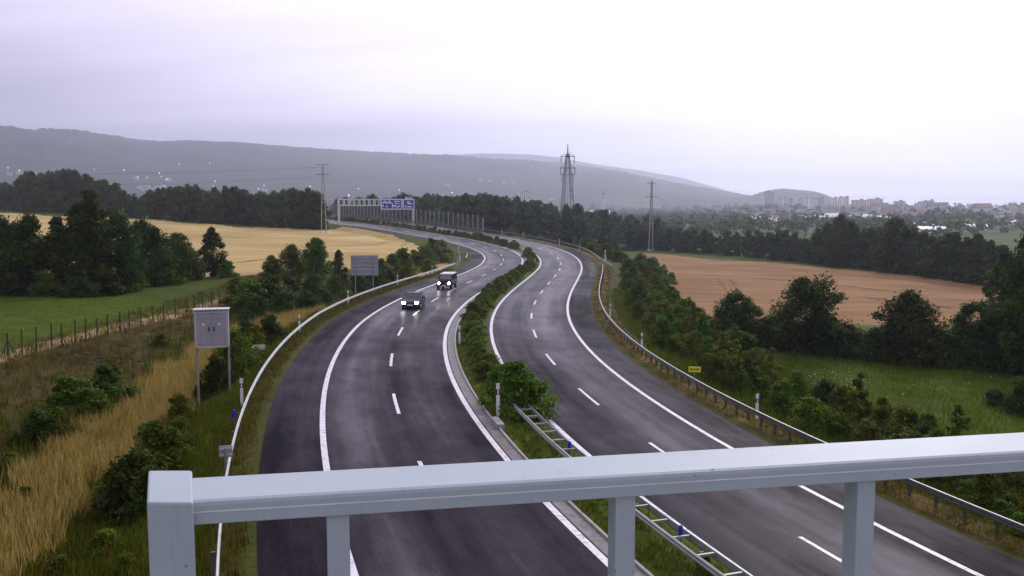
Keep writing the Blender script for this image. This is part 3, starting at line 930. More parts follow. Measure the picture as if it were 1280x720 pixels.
# ------------------------------------------------------------------ vegetation builders
def leaf_cloud(clumps, leaf, rng, flatten=0.0):
    """clumps: (centre, radii, count). Every leaf is a small four-cornered blade."""
    VV, TT = [], []
    for c, rad, n in clumps:
        d = rng.normal(size=(n, 3)); d /= np.linalg.norm(d, axis=1)[:, None]
        rr = rng.uniform(0.25, 1.0, n) ** 0.45
        bump = 1 + 0.22 * np.sin(d[:, 0] * 5 + c[0] * 3) * np.sin(d[:, 1] * 6 + c[1]) + 0.15 * rng.normal(size=n)
        p = np.asarray(c) + d * (rr * bump)[:, None] * np.asarray(rad)
        nrm = d * 0.7 + rng.normal(size=(n, 3)) * 0.6 + np.array([0, 0, 0.5])
        nrm /= np.linalg.norm(nrm, axis=1)[:, None]
        u = np.cross(nrm, rng.normal(size=(n, 3))); u /= np.linalg.norm(u, axis=1)[:, None] + 1e-9
        w = np.cross(nrm, u)
        sz = leaf * rng.uniform(0.55, 1.35, n)[:, None]
        q = np.stack([p - u * sz * 0.9, p + w * sz * 0.42, p + u * sz * 0.9, p - w * sz * 0.42], 1)
        VV.append(q.reshape(-1, 3))
        t = np.clip(rng.uniform(0.15, 0.75) + rng.normal(size=n) * 0.22, 0, 1)
        TT.append(np.repeat(t, 4))
    V = np.concatenate(VV); T = np.concatenate(TT)
    F = np.arange(len(V)).reshape(-1, 4)
    return V, F, T

def crown_clumps(H, W, shape, rng, nclump, nleaf, base=0.12):
    """clump centres spread through a crown outline; shape(t) gives relative half-width at relative height t"""
    cl = []
    for i in range(nclump):
        t = base + (1 - base) * ((i + rng.uniform(0, 1)) / nclump)
        w = shape(t) * W / 2
        a = rng.uniform(0, 6.283); q = math.sqrt(rng.uniform(0.05, 1.0))
        rad = W * rng.uniform(0.075, 0.20) * (0.6 + 0.5 * shape(t))
        rr = max(0, w - rad * 0.7) * q
        cl.append(((rr * math.cos(a), rr * math.sin(a), max(rad * 0.6, t * H - rad * 0.5)), (rad, rad, rad * rng.uniform(0.65, 0.95)), int(nleaf / nclump * rng.uniform(0.7, 1.3))))
    for t in (0.3, 0.5, 0.7):   # the inside of the crown
        w = shape(t) * W / 2 * 0.55
        cl.append(((0, 0, t * H), (w, w, H * 0.16), int(nleaf * 0.05)))
    return cl
round_shape = lambda t: max(0.15, math.sin(math.pi * min(1, max(0, (t + 0.10) / 1.13))) ** 0.6)
oval_shape = lambda t: max(0.12, math.sin(math.pi * min(1, max(0, (t + 0.06) / 1.08))) ** 0.8)
cone_shape = lambda t: max(0.10, 1.02 - t) ** 0.8
shrub_shape = lambda t: max(0.3, math.cos(t * 1.25))
umbrella_shape = lambda t: max(0.2, math.sin(math.pi * min(1, max(0, (t - 0.05) / 1.02))) ** 0.5)

def leaf_mesh(name, V, F, T, mat):
    return fast_mesh(name, V, F, [mat], False, {"tone": ("FLOAT", T)})

def stem_mesh(name, H, W, clumps, rng, r0, trunk_top=0.75, limbs=9):
    mb = MB()
    pts, rad = [], []
    n = 6
    lx, ly = rng.uniform(-0.04, 0.04) * H, rng.uniform(-0.04, 0.04) * H
    for i in range(n + 1):
        t = i / n
        pts.append((lx * t + rng.normal() * 0.008 * H * t, ly * t + rng.normal() * 0.008 * H * t, -0.3 + t * (trunk_top * H + 0.3)))
        rad.append(r0 * (1.25 if i == 0 else 1 - 0.78 * t))
    mb.path(pts, rad, 7)
    for c, _, _ in list(clumps)[:: max(1, len(clumps) // limbs)]:
        z = c[2] * rng.uniform(0.45, 0.75)
        t = min(0.95, z / (trunk_top * H))
        i = min(n - 1, int(t * n))
        a = Vector(pts[i]).lerp(Vector(pts[i + 1]), t * n - i)
        b = Vector(c)
        m = a.lerp(b, 0.5) + Vector((0, 0, 0.06 * H * rng.uniform(-0.3, 1)))
        r = r0 * (1 - 0.78 * t) * 0.55
        mb.path([a, m, b], [r, r * 0.6, r * 0.2], 5)
    return mb.mesh(name, "bark", True)

PARK = (0, -400, -60)
def tree_proto(kind, H, W, shape, mat, nclump, nleaf, leaf, seed, base=0.12, r0=None, trunk_top=0.75, stem="trunk", crown="crown", cat="tree"):
    rng = np.random.default_rng(seed)
    cl = crown_clumps(H, W, shape, rng, nclump, nleaf, base)
    V, F, T = leaf_cloud(cl, leaf, rng)
    return dict(kind=kind, H=H, W=W, cat=cat, crown=crown, stem=stem,
                cm=leaf_mesh(crown, V, F, T, mat), sm=stem_mesh(stem, H, W, cl, rng, r0 or H * 0.022, trunk_top))
def plant(pr, loc, h, wscale=1.0, rotz=None, label=None, group=None, sink=0.0):
    """one tree or shrub of its own: an Empty at its foot, its stem and its leaves"""
    k = h / pr["H"]
    t = thing(pr["kind"], label, pr["cat"], (loc[0], loc[1], loc[2] - sink), random.uniform(0, 6.28) if rotz is None else rotz, group)
    t.scale = (k * wscale, k * wscale, k)
    link(pr["stem"], pr["sm"], t)
    link(pr["crown"], pr["cm"], t)
    return t

BROAD = [tree_proto("broadleaf_tree", 10, 9.5, round_shape, "leaf_dark", 58, 10000, 0.26, 11 + i, 0.10) for i in range(3)]
BROADM = [tree_proto("broadleaf_tree", 10, 9.0, round_shape, "leaf_mid", 58, 10000, 0.26, 21 + i, 0.08) for i in range(2)]
OVAL = [tree_proto("oval_tree", 12, 6.2, oval_shape, "leaf_dark", 44, 9000, 0.26, 31 + i, 0.06) for i in range(3)]
OPEN = [tree_proto("open_crowned_tree", 9, 9.0, umbrella_shape, "leaf_dark", 34, 7000, 0.24, 41 + i, 0.30, trunk_top=0.62) for i in range(2)]
FAR = [tree_proto("woodland_tree", 12, 9.5, (round_shape, oval_shape, round_shape, cone_shape)[i], "leaf_far", 26, 1700, 0.75, 51 + i, 0.03) for i in range(4)]
SHRUB_D = [tree_proto("shrub", 2.4, 3.2, shrub_shape, "leaf_dark", 26, 3600, 0.115, 61 + i, 0.08, 0.05, 0.6, "stem", "foliage", "shrub") for i in range(2)]
SHRUB_M = [tree_proto("shrub", 2.4, 3.0, shrub_shape, "leaf_mid", 26, 3600, 0.115, 71 + i, 0.08, 0.05, 0.6, "stem", "foliage", "shrub") for i in range(3)]
SHRUB_B = [tree_proto("shrub", 2.4, 3.2, shrub_shape, "leaf_bright", 30, 5200, 0.10, 81 + i, 0.06, 0.05, 0.6, "stem", "foliage", "shrub") for i in range(2)]
SHRUB_O = [tree_proto("shrub", 2.2, 2.8, shrub_shape, "leaf_olive", 24, 3200, 0.11, 91 + i, 0.08, 0.05, 0.6, "stem", "foliage", "shrub") for i in range(2)]
SAPL = [tree_proto("sapling", 3.0, 1.5, oval_shape, "leaf_mid", 16, 1500, 0.11, 101, 0.12, 0.04, 0.85, "stem", "foliage", "sapling"),
        tree_proto("sapling", 3.0, 1.5, oval_shape, "leaf_olive", 16, 1100, 0.11, 102, 0.12, 0.04, 0.85, "stem", "foliage", "sapling")]
random.seed(11)

def by_px(protos, px, base, top, label, group=None, ws=1.0, sink=0.1):
    p = at(px, base)
    h = px_height(p, base - top)
    return plant(random.choice(protos), p, h, ws, None, label, group, sink)

# ---- left: dark trees between the green field and the wheat
g = "dark trees between the green field and the wheat"
for px, b, t, pr, ws, lab in (
        (-42, 364, 272, BROAD, 1.0, "dark round tree cut by the left frame edge behind the green field"),
        (2, 364, 269, BROAD, 0.95, "leftmost fully visible dark tree behind the green field"),
        (38, 366, 267, BROAD, 0.85, "dark rounded tree second from the left edge behind the green field"),
        (76, 367, 270, OVAL, 1.35, "narrower dark tree just left of the tallest tree behind the green field"),
        (99, 367, 257, BROAD, 0.6, "dark tree leaning on the left side of the tallest tree by the green field"),
        (117, 367, 236, OVAL, 1.0, "tallest dark tree behind the green field, rising above the wheat"),
        (150, 364, 264, BROAD, 0.85, "dark tree leaning on the right side of the tallest tree by the green field"),
        (182, 357, 274, BROAD, 1.0, "broad dark tree right of the tallest one behind the green field"),
        (222, 352, 290, BROADM, 1.1, "low rounded tree between the broad dark tree and the lone oval tree"),
        (266, 346, 283, OVAL, 1.15, "lone oval dark tree at the right end of the row in front of the wheat")):
    by_px(pr, px, b, t, lab, g, ws)
g = "low dark bushes at the foot of the tree row by the green field"
for px, b, t in ((18, 370, 340), (60, 370, 338), (98, 371, 336), (135, 369, 335), (165, 364, 330), (203, 356, 318), (240, 349, 312), (284, 346, 325)):
    by_px(SHRUB_D + SHRUB_M, px, b, t, "low dark bush at the foot of the tree row by the green field", g, 1.3)

# ---- left: the wood behind the wheat
g = "wood behind the wheat field"
edge = [(-60, 262), (0, 263.5), (100, 268), (200, 275), (300, 281.5), (365, 286), (402, 288)]
tops = [(-60, 222), (0, 226), (45, 214), (100, 214), (145, 230), (165, 246), (200, 235), (240, 230), (300, 236), (340, 240), (375, 232), (400, 243), (412, 255)]
for i, px in enumerate(np.arange(-50, 400, 11.5)):
    px = float(px + random.uniform(-4, 4))
    b = float(np.interp(px, *zip(*edge))); t = float(np.interp(px, *zip(*tops))) + random.uniform(-2, 8)
    p = at(px, b + 0.3)
    p = Vector((p.x * 1.02, p.y * 1.02, 0)); p.z = gz(p.x, p.y)
    plant(random.choice(FAR), p, px_height(p, b - t), random.uniform(0.9, 1.25), None, "hazy dark tree in the wood along the far edge of the wheat field", g, 0.3)
for i, px in enumerate(np.arange(-50, 410, 15)):
    px = float(px + random.uniform(-5, 5))
    b = float(np.interp(px, *zip(*edge))); t = float(np.interp(px, *zip(*tops))) + random.uniform(-1, 5)
    p = at(px, b); k = random.uniform(1.12, 1.28)
    p = Vector((p.x * k, p.y * k, 0)); p.z = gz(p.x, p.y)
    h = CAM_H + (262 - t) / FPX * p.y - p.z
    plant(random.choice(FAR), p, max(6, h), random.uniform(0.9, 1.2), None, "hazy dark tree in the wood along the far edge of the wheat field", g, 0.3)

# ---- left: trees and bushes between the wheat and the motorway
g = "bushes between the wheat field and the left guardrail"
for px, b, t, pr, ws, lab in (
        (366, 352, 304, BROADM, 1.0, "rounded green tree in the clump left of the grey sign back"),
        (395, 350, 296, BROADM, 0.95, "tallest green tree in the clump left of the grey sign back"),
        (424, 351, 311, OVAL, 1.2, "small dark tree just left of the grey sign back"),
        (341, 356, 318, BROADM, 1.0, "low tree at the left side of the clump before the wheat")):
    by_px(pr, px, b, t, lab, g, ws)
lab = "dense dark bush on the slope outside the left guardrail"
for px, b, t, pr in ((312, 392, 348, SHRUB_M), (338, 388, 343, SHRUB_D), (366, 384, 345, SHRUB_D), (392, 378, 343, SHRUB_D), (418, 372, 342, SHRUB_M), (322, 402, 368, SHRUB_D),
                     (355, 396, 362, SHRUB_D), (385, 385, 360, SHRUB_D), (300, 380, 345, SHRUB_M), (428, 366, 340, SHRUB_D), (478, 352, 322, SHRUB_O), (492, 345, 316, SHRUB_M), (505, 342, 309, SHRUB_M), (520, 339, 312, SHRUB_O),
                     (531, 334, 306, SHRUB_M), (543, 329, 297, SHRUB_O), (552, 325, 299, SHRUB_O), (485, 357, 334, SHRUB_D), (510, 350, 328, SHRUB_O), (465, 360, 330, SHRUB_D), (448, 364, 338, SHRUB_D), (535, 340, 322, SHRUB_O)):
    by_px(pr, px, b, t, lab, g, 1.25)
for px, b, t, pr, ws, lab in (
        (293, 470, 408, SHRUB_B, 0.95, "leafy green bush behind the grey cabinet by the left guardrail"),
        (318, 452, 404, SHRUB_O, 0.9, "yellowish bush beside the small plate near the left guardrail"),
        (272, 492, 440, SHRUB_D, 0.9, "dark bush between the two legs of the grey cabinet"),
        (338, 430, 392, SHRUB_D, 1.1, "dark bush on the slope above the small plate by the left guardrail"),
        (308, 440, 398, SHRUB_D, 1.1, "dark bush right of the grey cabinet's top corner"),
        (200, 596, 520, SHRUB_M, 1.25, "leafy bush above the white corner post of the railing"),
        (168, 634, 556, SHRUB_D, 1.2, "large dark bush left of the white railing corner post"),
        (192, 640, 575, SHRUB_D, 0.9, "dark bush half hidden by the white railing corner post"),
        (226, 566, 515, SHRUB_M, 0.8, "small bush between the dry grass and the cabinet's left leg"),
        (52, 556, 506, SHRUB_D, 1.25, "dark bush on the brown bank nearest the left frame edge"),
        (92, 518, 466, SHRUB_M, 1.4, "green bush on the brown bank below the broken ground"),
        (136, 503, 452, SHRUB_D, 1.3, "dark bush at the right end of the bank's bush group"),
        (114, 528, 480, SHRUB_M, 1.3, "green bush on the bank at the edge of the dry grass"),
        (32, 632, 603, SHRUB_D, 1.0, "small dark bush in the dry grass at lower left"),
        (200, 433, 412, SHRUB_O, 1.2, "sparse low bush on the brown bank left of the cabinet"),
        (14, 588, 560, SHRUB_O, 1.2, "olive bush cut by the left frame edge on the bank"),
        (132, 690, 655, SHRUB_O, 1.4, "low olive clump on the grass left of the railing corner post"),
        (75, 716, 688, SHRUB_O, 1.5, "low green clump at the bottom edge left of the railing"),
        (158, 716, 684, SHRUB_M, 1.2, "low dark green clump against the railing corner post at the bottom"),
        (225, 530, 488, SHRUB_B, 0.9, "bright leafy bush on the slope right of the dry grass")):
    by_px(pr, px, b, t, lab, "bushes on the left bank", ws)

# ---- the central reservation
g = "bushes along the central reservation"
mf = lambda s: float(np.interp(s, SF, RM))
def med(s, o, h, pr, ws, lab):
    p = rpv(s, o, 0.02)
    return plant(pr, p, h, ws, None, lab, g, 0.05)
med(28.0, 0.55, 2.6, SHRUB_B[0], 1.25, "largest bright green bush in the median where the double guardrail ends")
med(31.0, 0.30, 1.9, SHRUB_B[1], 1.15, "bright green bush just behind the largest median bush")
s = 33.4; i = 0
while s < 330:
    if not (158 < s < 171):
        pr = random.choice(SHRUB_O + SHRUB_B if s < 62 else SHRUB_O + SHRUB_M + SHRUB_B)
        h = (1.05 if s < 62 else 1.3 if s < 150 else 1.5) * random.uniform(0.8, 1.2)
        med(s, random.uniform(0.25, 0.65) if s < 60 else random.uniform(-0.3, 0.5), h, pr, random.uniform(1.2, 1.65), "low rounded bush in the hedge growing along the central reservation")
    s += random.uniform(2.0, 2.9) if s < 150 else random.uniform(2.6, 3.6)
med(9.0, 0.55, 0.7, SHRUB_O[0], 0.8, "small weedy plant growing up through the double guardrail near the railing")

# ---- right: shrubs on the slope beside the guardrail
g = "shrubs on the slope outside the right guardrail"
lab = "leafy shrub on the slope below the right guardrail"
for k in range(112):
    s = 8 + 118 * ((k + random.random()) / 112) ** 1.15
    e = float(half_edge(s))
    o = e + random.uniform(4.6, 10.5)
    x, y, _ = rp(s, o)
    h = random.uniform(1.3, 2.7) * (1.15 if s > 45 else 1.0)
    if s < 30: h *= 0.8
    plant(random.choice(SHRUB_M + SHRUB_M + SHRUB_D + SHRUB_O + SHRUB_B), (float(x), float(y), gz(x, y)), h, random.uniform(0.85, 1.2), None, lab, g, 0.1)
for k in range(22):
    s = random.uniform(30, 130); o = float(half_edge(s)) + random.uniform(5, 11)
    x, y, _ = rp(s, o)
    plant(random.choice(SAPL), (float(x), float(y), gz(x, y)), random.uniform(2.6, 4.2), random.uniform(0.9, 1.3), None, "thin young tree among the shrubs below the right guardrail", "saplings among the right slope shrubs", 0.1)
for k in range(40):
    s = random.uniform(128, 225); o = float(half_edge(s)) + random.uniform(4.0, 13)
    x, y, _ = rp(s, o)
    plant(random.choice(SHRUB_M + SHRUB_D + SHRUB_O), (float(x), float(y), gz(x, y)), random.uniform(1.6, 3.6), random.uniform(0.9, 1.3), None, "low bush beyond the right-hand bend of the motorway", "bushes beyond the bend", 0.1)

# ---- right: hedgerow between the meadow and the brown field
for px, b, t, pr, ws, lab in (
        (919, 432, 362, BROAD, 1.1, "dark bushy tree at the left end of the hedgerow before the brown field"),
        (1012, 443, 342, OPEN, 1.1, "open crowned tree with gaps standing tallest in the middle of the hedgerow"),
        (1130, 455, 360, BROAD, 1.15, "wide dark tree in the hedgerow right of the open crowned tree"),
        (1213, 458, 374, OPEN, 0.9, "thin crowned tree in the hedgerow beside the big dark corner tree"),
        (1280, 468, 287, BROAD, 0.72, "big dark tree at the right frame edge, largest of the hedgerow"),
        (1330, 470, 300, BROAD, 0.9, "big dark tree mostly outside the right frame edge"),
        (1252, 444, 312, OVAL, 0.9, "dark tree behind the big corner tree at the brown field's end")):
    by_px(pr, px, b, t, lab, "hedgerow trees before the brown field", ws)
for k in range(44):
    px = 885 + k * 9.6 + random.uniform(-4, 4)
    b = float(np.interp(px, [880, 985, 1280], [432, 440, 466])) - random.uniform(0, 10)
    by_px(SHRUB_D + SHRUB_D + SHRUB_M, px, b, b - random.uniform(28, 46) * np.interp(px, [880, 1280], [0.85, 1.15]), "dark low bush filling the hedgerow between meadow and brown field", "hedgerow bushes before the brown field", 1.35)

# ---- right meadow: lone bushes
for px, b, t, pr, ws, lab in ((1195, 545, 500, SAPL, 1.5, "dark young bush standing in the meadow above the railing"),
                              (1243, 506, 484, SHRUB_D, 1.7, "flat dark bush on the meadow near the right frame edge"),
                              (1276, 520, 470, SHRUB_D, 0.9, "tall dark bush cut by the right frame edge on the meadow"),
                              (1050, 552, 512, SHRUB_M, 1.0, "green bush where the right guardrail meets the railing"),
                              (1085, 556, 522, SHRUB_O, 1.1, "olive bush behind the railing right of the guardrail")):
    by_px(pr, px, b, t, lab, "lone bushes on the meadow", ws)
for k in range(26):
    px = random.uniform(1110, 1290); b = random.uniform(600, 690) - (1290 - px) * 0.1
    by_px(SHRUB_M + SHRUB_D, px, min(b, 560 + (px - 1090) * 0.6), min(b, 560 + (px - 1090) * 0.6) - random.uniform(25, 42), "dark leafy shrub below the railing beyond the right guardrail", "shrubs below the railing at lower right", 1.1)

# ---- right: tree line behind the brown field
g = "tree line behind the brown field"
edge = [(800, 312), (900, 319), (1000, 328), (1100, 338), (1235, 357)]
tops = [(800, 285), (850, 282), (900, 288), (940, 284), (985, 287), (1018, 296), (1028, 274), (1060, 270), (1075, 287), (1085, 280), (1125, 273), (1160, 292), (1180, 289), (1215, 289), (1240, 300), (1280, 312)]
for px in np.arange(806, 1250, 10.5):
    px = float(px + random.uniform(-3, 3))
    b = float(np.interp(px, *zip(*edge))) - 0.8; t = float(np.interp(px, *zip(*tops))) + random.uniform(-1, 6)
    by_px(FAR + OVAL[:1], px, b, t, "dark tree in the tree line along the far edge of the brown field", g, random.uniform(0.95, 1.3), 0.2)
for px, b, t, pr, ws, lab in ((1049, 334, 268, BROAD, 0.75, "prominent dark tree rising above the tree line below the town"),
                              (1120, 341, 272, BROAD, 1.05, "widest dark tree rising above the tree line below the town")):
    by_px(pr, px, b, t, lab, g, ws)

# ---- centre: wood behind the bend and behind the noise barrier
g = "wood behind the bend"
for k in range(150):
    px = 425 + 405 * ((k + random.random()) / 150)
    d = pix_ray(px, 280); Y_ = random.uniform(262, 420) + max(0, 560 - px) * 0.7
    x, y = d.x / d.y * Y_, Y_
    s_, o_ = nearest([x], [y])
    if abs(o_[0]) < 18 and s_[0] < 425: continue
    p = Vector((x, y, gz(x, y)))
    t = float(np.interp(px, [425, 480, 520, 560, 600, 640, 700, 760, 830], [248, 244, 240, 236, 243, 250, 258, 266, 272])) + random.uniform(-5, 14)
    h = CAM_H + (262 - t) / FPX * y - p.z
    plant(random.choice(FAR), p, min(19, max(5, h)), random.uniform(0.9, 1.3), None, "hazy tree in the wood behind the bend of the motorway", g, 0.3)

# ---- far woodland too small and dense to count
rng = np.random.default_rng(77)
def far_wood():
    VV, TT = [], []
    n = 0
    while n < 2600:
        az = R(rng.uniform(-38, 38)); r = rng.uniform(430, 1750) if rng.random() < 0.75 else rng.uniform(1500, 1950)
        x, y = r * math.sin(az), r * math.cos(az)
        if wob(x, y, 260) + 0.5 * wob(y, x, 90) < -0.35: continue
        if R(14.5) < az < R(33) and 1000 < r < 1800 and rng.random() < 0.7: continue
        s_, o_ = nearest([x], [y])
        if abs(o_[0]) < 22: continue
        z = gz(x, y); h = rng.uniform(6, 12); w = h * rng.uniform(0.4, 0.7)
        cl = [((x + rng.normal() * w * 0.45, y + rng.normal() * w * 0.45, z + h * rng.uniform(0.25, 0.75)), (w * 0.6, w * 0.6, h * 0.3), 9) for _ in range(5)]
        V, F, T = leaf_cloud(cl, 2.3 if r > 800 else 1.5, rng)
        VV.append(V); TT.append(T); n += 1
    V = np.concatenate(VV)
    me = leaf_mesh("distant_woodland", V, np.arange(len(V)).reshape(-1, 4), np.concatenate(TT), "leaf_far")
    tag(link("distant_woodland", me), "distant hazy woodland covering the plain between motorway and hills", "woodland", kind="stuff")
far_wood()

# ------------------------------------------------------------------ grass
def grass(name, pts, hmin, hmax, blades, width, mat, label, seed, spread=0.14, lean=0.45):
    rng = np.random.default_rng(seed)
    pts = np.asarray(pts); n = len(pts) * blades
    base = np.repeat(pts, blades, 0) + np.concatenate([rng.normal(size=(n, 2)) * spread, np.full((n, 1), -0.03)], 1)
    h = rng.uniform(hmin, hmax, n) * np.repeat(rng.uniform(0.7, 1.2, len(pts)), blades)
    a = rng.uniform(0, 6.283, n); la = rng.uniform(0, 6.283, n); ll = h * rng.uniform(0.05, lean, n)
    w = width * rng.uniform(0.6, 1.3, n)
    dx, dy = np.cos(a) * w, np.sin(a) * w
    v0 = base + np.stack([-dx, -dy, 0 * h], -1); v1 = base + np.stack([dx, dy, 0 * h], -1)
    v2 = base + np.stack([np.cos(la) * ll, np.sin(la) * ll, h], -1)
    V = np.stack([v0, v1, v2], 1).reshape(-1, 3)
    tone = np.repeat(rng.uniform(0.1, 0.9, len(pts)), blades) + rng.normal(size=n) * 0.2
    me = fast_mesh(name, V, np.arange(len(V)).reshape(-1, 3), [mat], False, {"tone": ("FLOAT", np.repeat(np.clip(tone, 0, 1), 3))})
    tag(link(name, me), label, "grass", kind="stuff")
def scatter_so(n, s0, s1, d0, d1, sign, seed, power=1.6, keep=None):
    rng = np.random.default_rng(seed)
    s = s0 + (s1 - s0) * rng.uniform(0, 1, n) ** power
    d = rng.uniform(d0, d1, n)
    o = sign * (half_edge(s) + d)
    x, y, _ = rp(s, o)
    if keep is not None:
        k = keep(x, y, s, o); x, y, s, o = x[k], y[k], s[k], o[k]
    return np.stack([x, y, land(x, y, s, o)], -1)
grass("dry_grass", scatter_so(20000, 2, 70, 3.4, 11.5, -1, 301, keep=lambda x, y, s, o: (wob(x, y, 9) > -0.6) & (np.abs(np.abs(o) - half_edge(s) - (7.8 - 0.06 * (np.clip(s, 5, 40) - 11))) < (1.3 + 0.03 * (np.clip(s, 5, 40) - 11)) * (1.05 + 0.35 * wob(y, x, 5)))), 0.35, 0.95, 7, 0.022, "grass_dry", "tall straw coloured dry grass in the strip left of the motorway", 1)
grass("dry_weeds", scatter_so(2200, 2, 70, 4, 12, -1, 321), 0.3, 0.75, 5, 0.03, "grass_green", "green weeds scattered through the dry grass strip", 21, 0.2)
grass("bank_grass", scatter_so(15000, 2, 90, 2.5, 24, -1, 302, keep=lambda x, y, s, o: x > FENCE_A.x - 1), 0.2, 0.6, 6, 0.022, "grass_bank", "brown and olive rough grass on the bank below the fence", 2)
grass("verge_grass", scatter_so(4500, 2, 120, 0.4, 2.0, -1, 303), 0.12, 0.42, 6, 0.018, "grass_bank", "rough grass along the verge outside the left shoulder", 3)
grass("slope_grass", scatter_so(9000, 2, 75, 1.3, 7.0, -1, 309, keep=lambda x, y, s, o: wob(x, y, 6) > -0.5), 0.15, 0.5, 7, 0.02, "grass_green", "green grass on the slope behind the left guardrail", 9)
grass("verge_grass", scatter_so(5000, 2, 130, 0.4, 2.2, 1, 304), 0.05, 0.20, 6, 0.018, "grass_bank", "rough grass along the verge outside the right shoulder", 4)
grass("slope_grass", scatter_so(9000, 2, 100, 2.6, 13, 1, 305), 0.25, 0.8, 6, 0.022, "grass_green", "rough green grass among the shrubs on the right slope", 5)
def med_pts(n, seed):
    rng = np.random.default_rng(seed)
    s = 2 + 98 * rng.uniform(0, 1, n) ** 1.5
    m = np.interp(s, SF, RM)
    o = rng.uniform(-1, 1, n) * (m - 0.75) + 0.15
    x, y, z = rp(s, o, 0.03)
    return np.stack([x, y, z], -1)
grass("median_grass", med_pts(6500, 306), 0.05, 0.22, 6, 0.016, "grass_green", "short mossy grass in the central reservation", 6, 0.08)
grass("median_weeds", med_pts(900, 307), 0.15, 0.5, 6, 0.016, "grass_bank", "brown weeds in the central reservation", 7, 0.08)
def meadow_pts(n, seed, yr=(40, 82)):
    rng = np.random.default_rng(seed)
    y = yr[0] + (yr[1] - yr[0]) * rng.uniform(0, 1, n) ** 1.4
    x = rng.uniform(16, 56, n)
    s, o = nearest(x, y)
    k = (np.abs(o) - half_edge(s) > 10) & (x < y * 0.66)
    x, y = x[k], y[k]
    return np.stack([x, y, land(x, y)], -1)
grass("meadow_grass", meadow_pts(16000, 308), 0.12, 0.42, 6, 0.022, "grass_meadow", "lush green grass of the meadow beyond the right guardrail", 8, 0.2)
def lf_pts(n, seed):
    rng = np.random.default_rng(seed)
    y = rng.uniform(52, 84, n); x = -rng.uniform(31, 62, n)
    fx = FENCE_A.x + (FENCE_B.x - FENCE_A.x) * (y - FENCE_A.y) / (FENCE_B.y - FENCE_A.y)
    k = (x < fx - 1.2) & (x > -y * 0.68); x, y = x[k], y[k]
    return np.stack([x, y, land(x, y)], -1)
grass("field_grass", lf_pts(7000, 310), 0.08, 0.22, 5, 0.022, "grass_meadow", "short green crop in the field behind the post fence", 10, 0.2)
def flowers():
    rng = np.random.default_rng(9)
    mb = MB()
    for c, n, sp in (((1024, 477), 22, 14), ((1058, 492), 40, 14), ((1068, 478), 18, 10), ((1165, 492), 14, 24), ((1190, 460), 10, 40)):
        for k in range(n):
            p = at(c[0] + rng.normal() * sp, c[1] + rng.normal() * sp * 0.45)
            mb.sphere((p.x, p.y, p.z + rng.uniform(0.25, 0.6)), rng.uniform(0.02, 0.05), 5)
    tag(mb.build("wild_flowers", "flower_white"), "scattered white wild flowers in the meadow grass", "flowers", kind="stuff")
flowers()
def rubble():
    rng = np.random.default_rng(12)
    mb = MB()
    for k in range(130):
        p = at(117 + rng.normal() * 22, 448 + rng.normal() * 6)
        w = rng.uniform(0.06, 0.26) * rng.uniform(0.5, 1)
        b0 = len(mb.V); mb.sphere((p.x, p.y, p.z), w, 6)
        for q in range(b0, len(mb.V)): mb.V[q] = (mb.V[q][0] + rng.normal() * w * 0.2, mb.V[q][1] + rng.normal() * w * 0.2, p.z + (mb.V[q][2] - p.z) * 0.7 + rng.normal() * w * 0.12)
    tag(mb.build("broken_earth", "rubble"), "dark broken earth and stones on the bank below the fence", "rubble", kind="stuff")
rubble()
# ------------------------------------------------------------------ guardrails
WB = [(0.0, 0.44), (0.045, 0.48), (0.05, 0.53), (0.0, 0.585), (0.0, 0.605), (0.05, 0.66), (0.045, 0.71), (0.0, 0.75), (-0.012, 0.745), (-0.012, 0.45)]
def beam(name, off, s0, s1, side, mat, parent, step=1.0, dz=0.0, zk=1.0):
    """the folded steel band; side=+1 shows its face towards larger offsets"""
    st = np.arange(s0, s1 + 0.01, step); n = len(WB)
    V = []
    for s in st:
        o = off(s) if callable(off) else off
        for (a, b) in WB:
            V.append(tuple(rpv(s, o + a * side, 0.75 - (0.75 - b) * zk + dz)))
    F = [[i * n + j, i * n + (j + 1) % n, (i + 1) * n + (j + 1) % n, (i + 1) * n + j] for i in range(len(st) - 1) for j in range(n)]
    F += [list(range(n)), [(len(st) - 1) * n + j for j in range(n)]]
    mb = MB(); mb.add(V, F)
    return mb.build(name, mat, parent)
POST = MB().box((0, 0, 0.22), (0.06, 0.12, 0.94)).mesh("post", "post_dark")
POSTL = MB().box((0, 0, 0.22), (0.06, 0.12, 0.94)).mesh("post", "galvanised_dull_shaded")
SPACER = MB().box((0, 0, 0.66), (0.07, 0.60, 0.07)).mesh("spacer", "galvanised")
def put(name, me, parent, s, o, dz=0.0):
    ob = link(name, me, parent, rpv(s, o, dz))
    ob.rotation_euler = (0, 0, -heading(s) + math.pi / 2)
    return ob
def guardrail(label, off, s0, s1, side, posts, mat="galvanised", highlight_lip=False):
    t = thing("guardrail", label, "guardrail", rpv(s0, off(s0)))
    t.location = (0, 0, 0)
    beam("beam", off, s0, s1, side, mat, t, zk=0.66 if highlight_lip else 0.62)
    if highlight_lip:     # pale strip added along the top, standing in for sky light there
        st = np.arange(s0, s1 + 0.01, 1.0); m = MB()
        for s in st:
            for a, b in ((-0.03, 0.752), (0.045, 0.752), (0.045, 0.785), (-0.03, 0.785)):
                m.V.append(tuple(rpv(s, off(s) + a * side, b)))
        for i in range(len(st) - 1):
            for j in range(4):
                m.F.append([4 * i + j, 4 * i + (j + 1) % 4, 4 * i + 4 + (j + 1) % 4, 4 * i + 4 + j]); m.M.append(0)
        m.build("highlight_edge", "galvanised", t)
    s = s0 + 0.8; k = 0
    while s < s1 and k < 100:
        put("post", posts, t, s, off(s) - 0.10 * side); k += 1
        s += 1.4 if (s < 62 and side < 0) else 2.8
    return t
LO = lambda s: -(float(half_edge(s)) + 0.95)
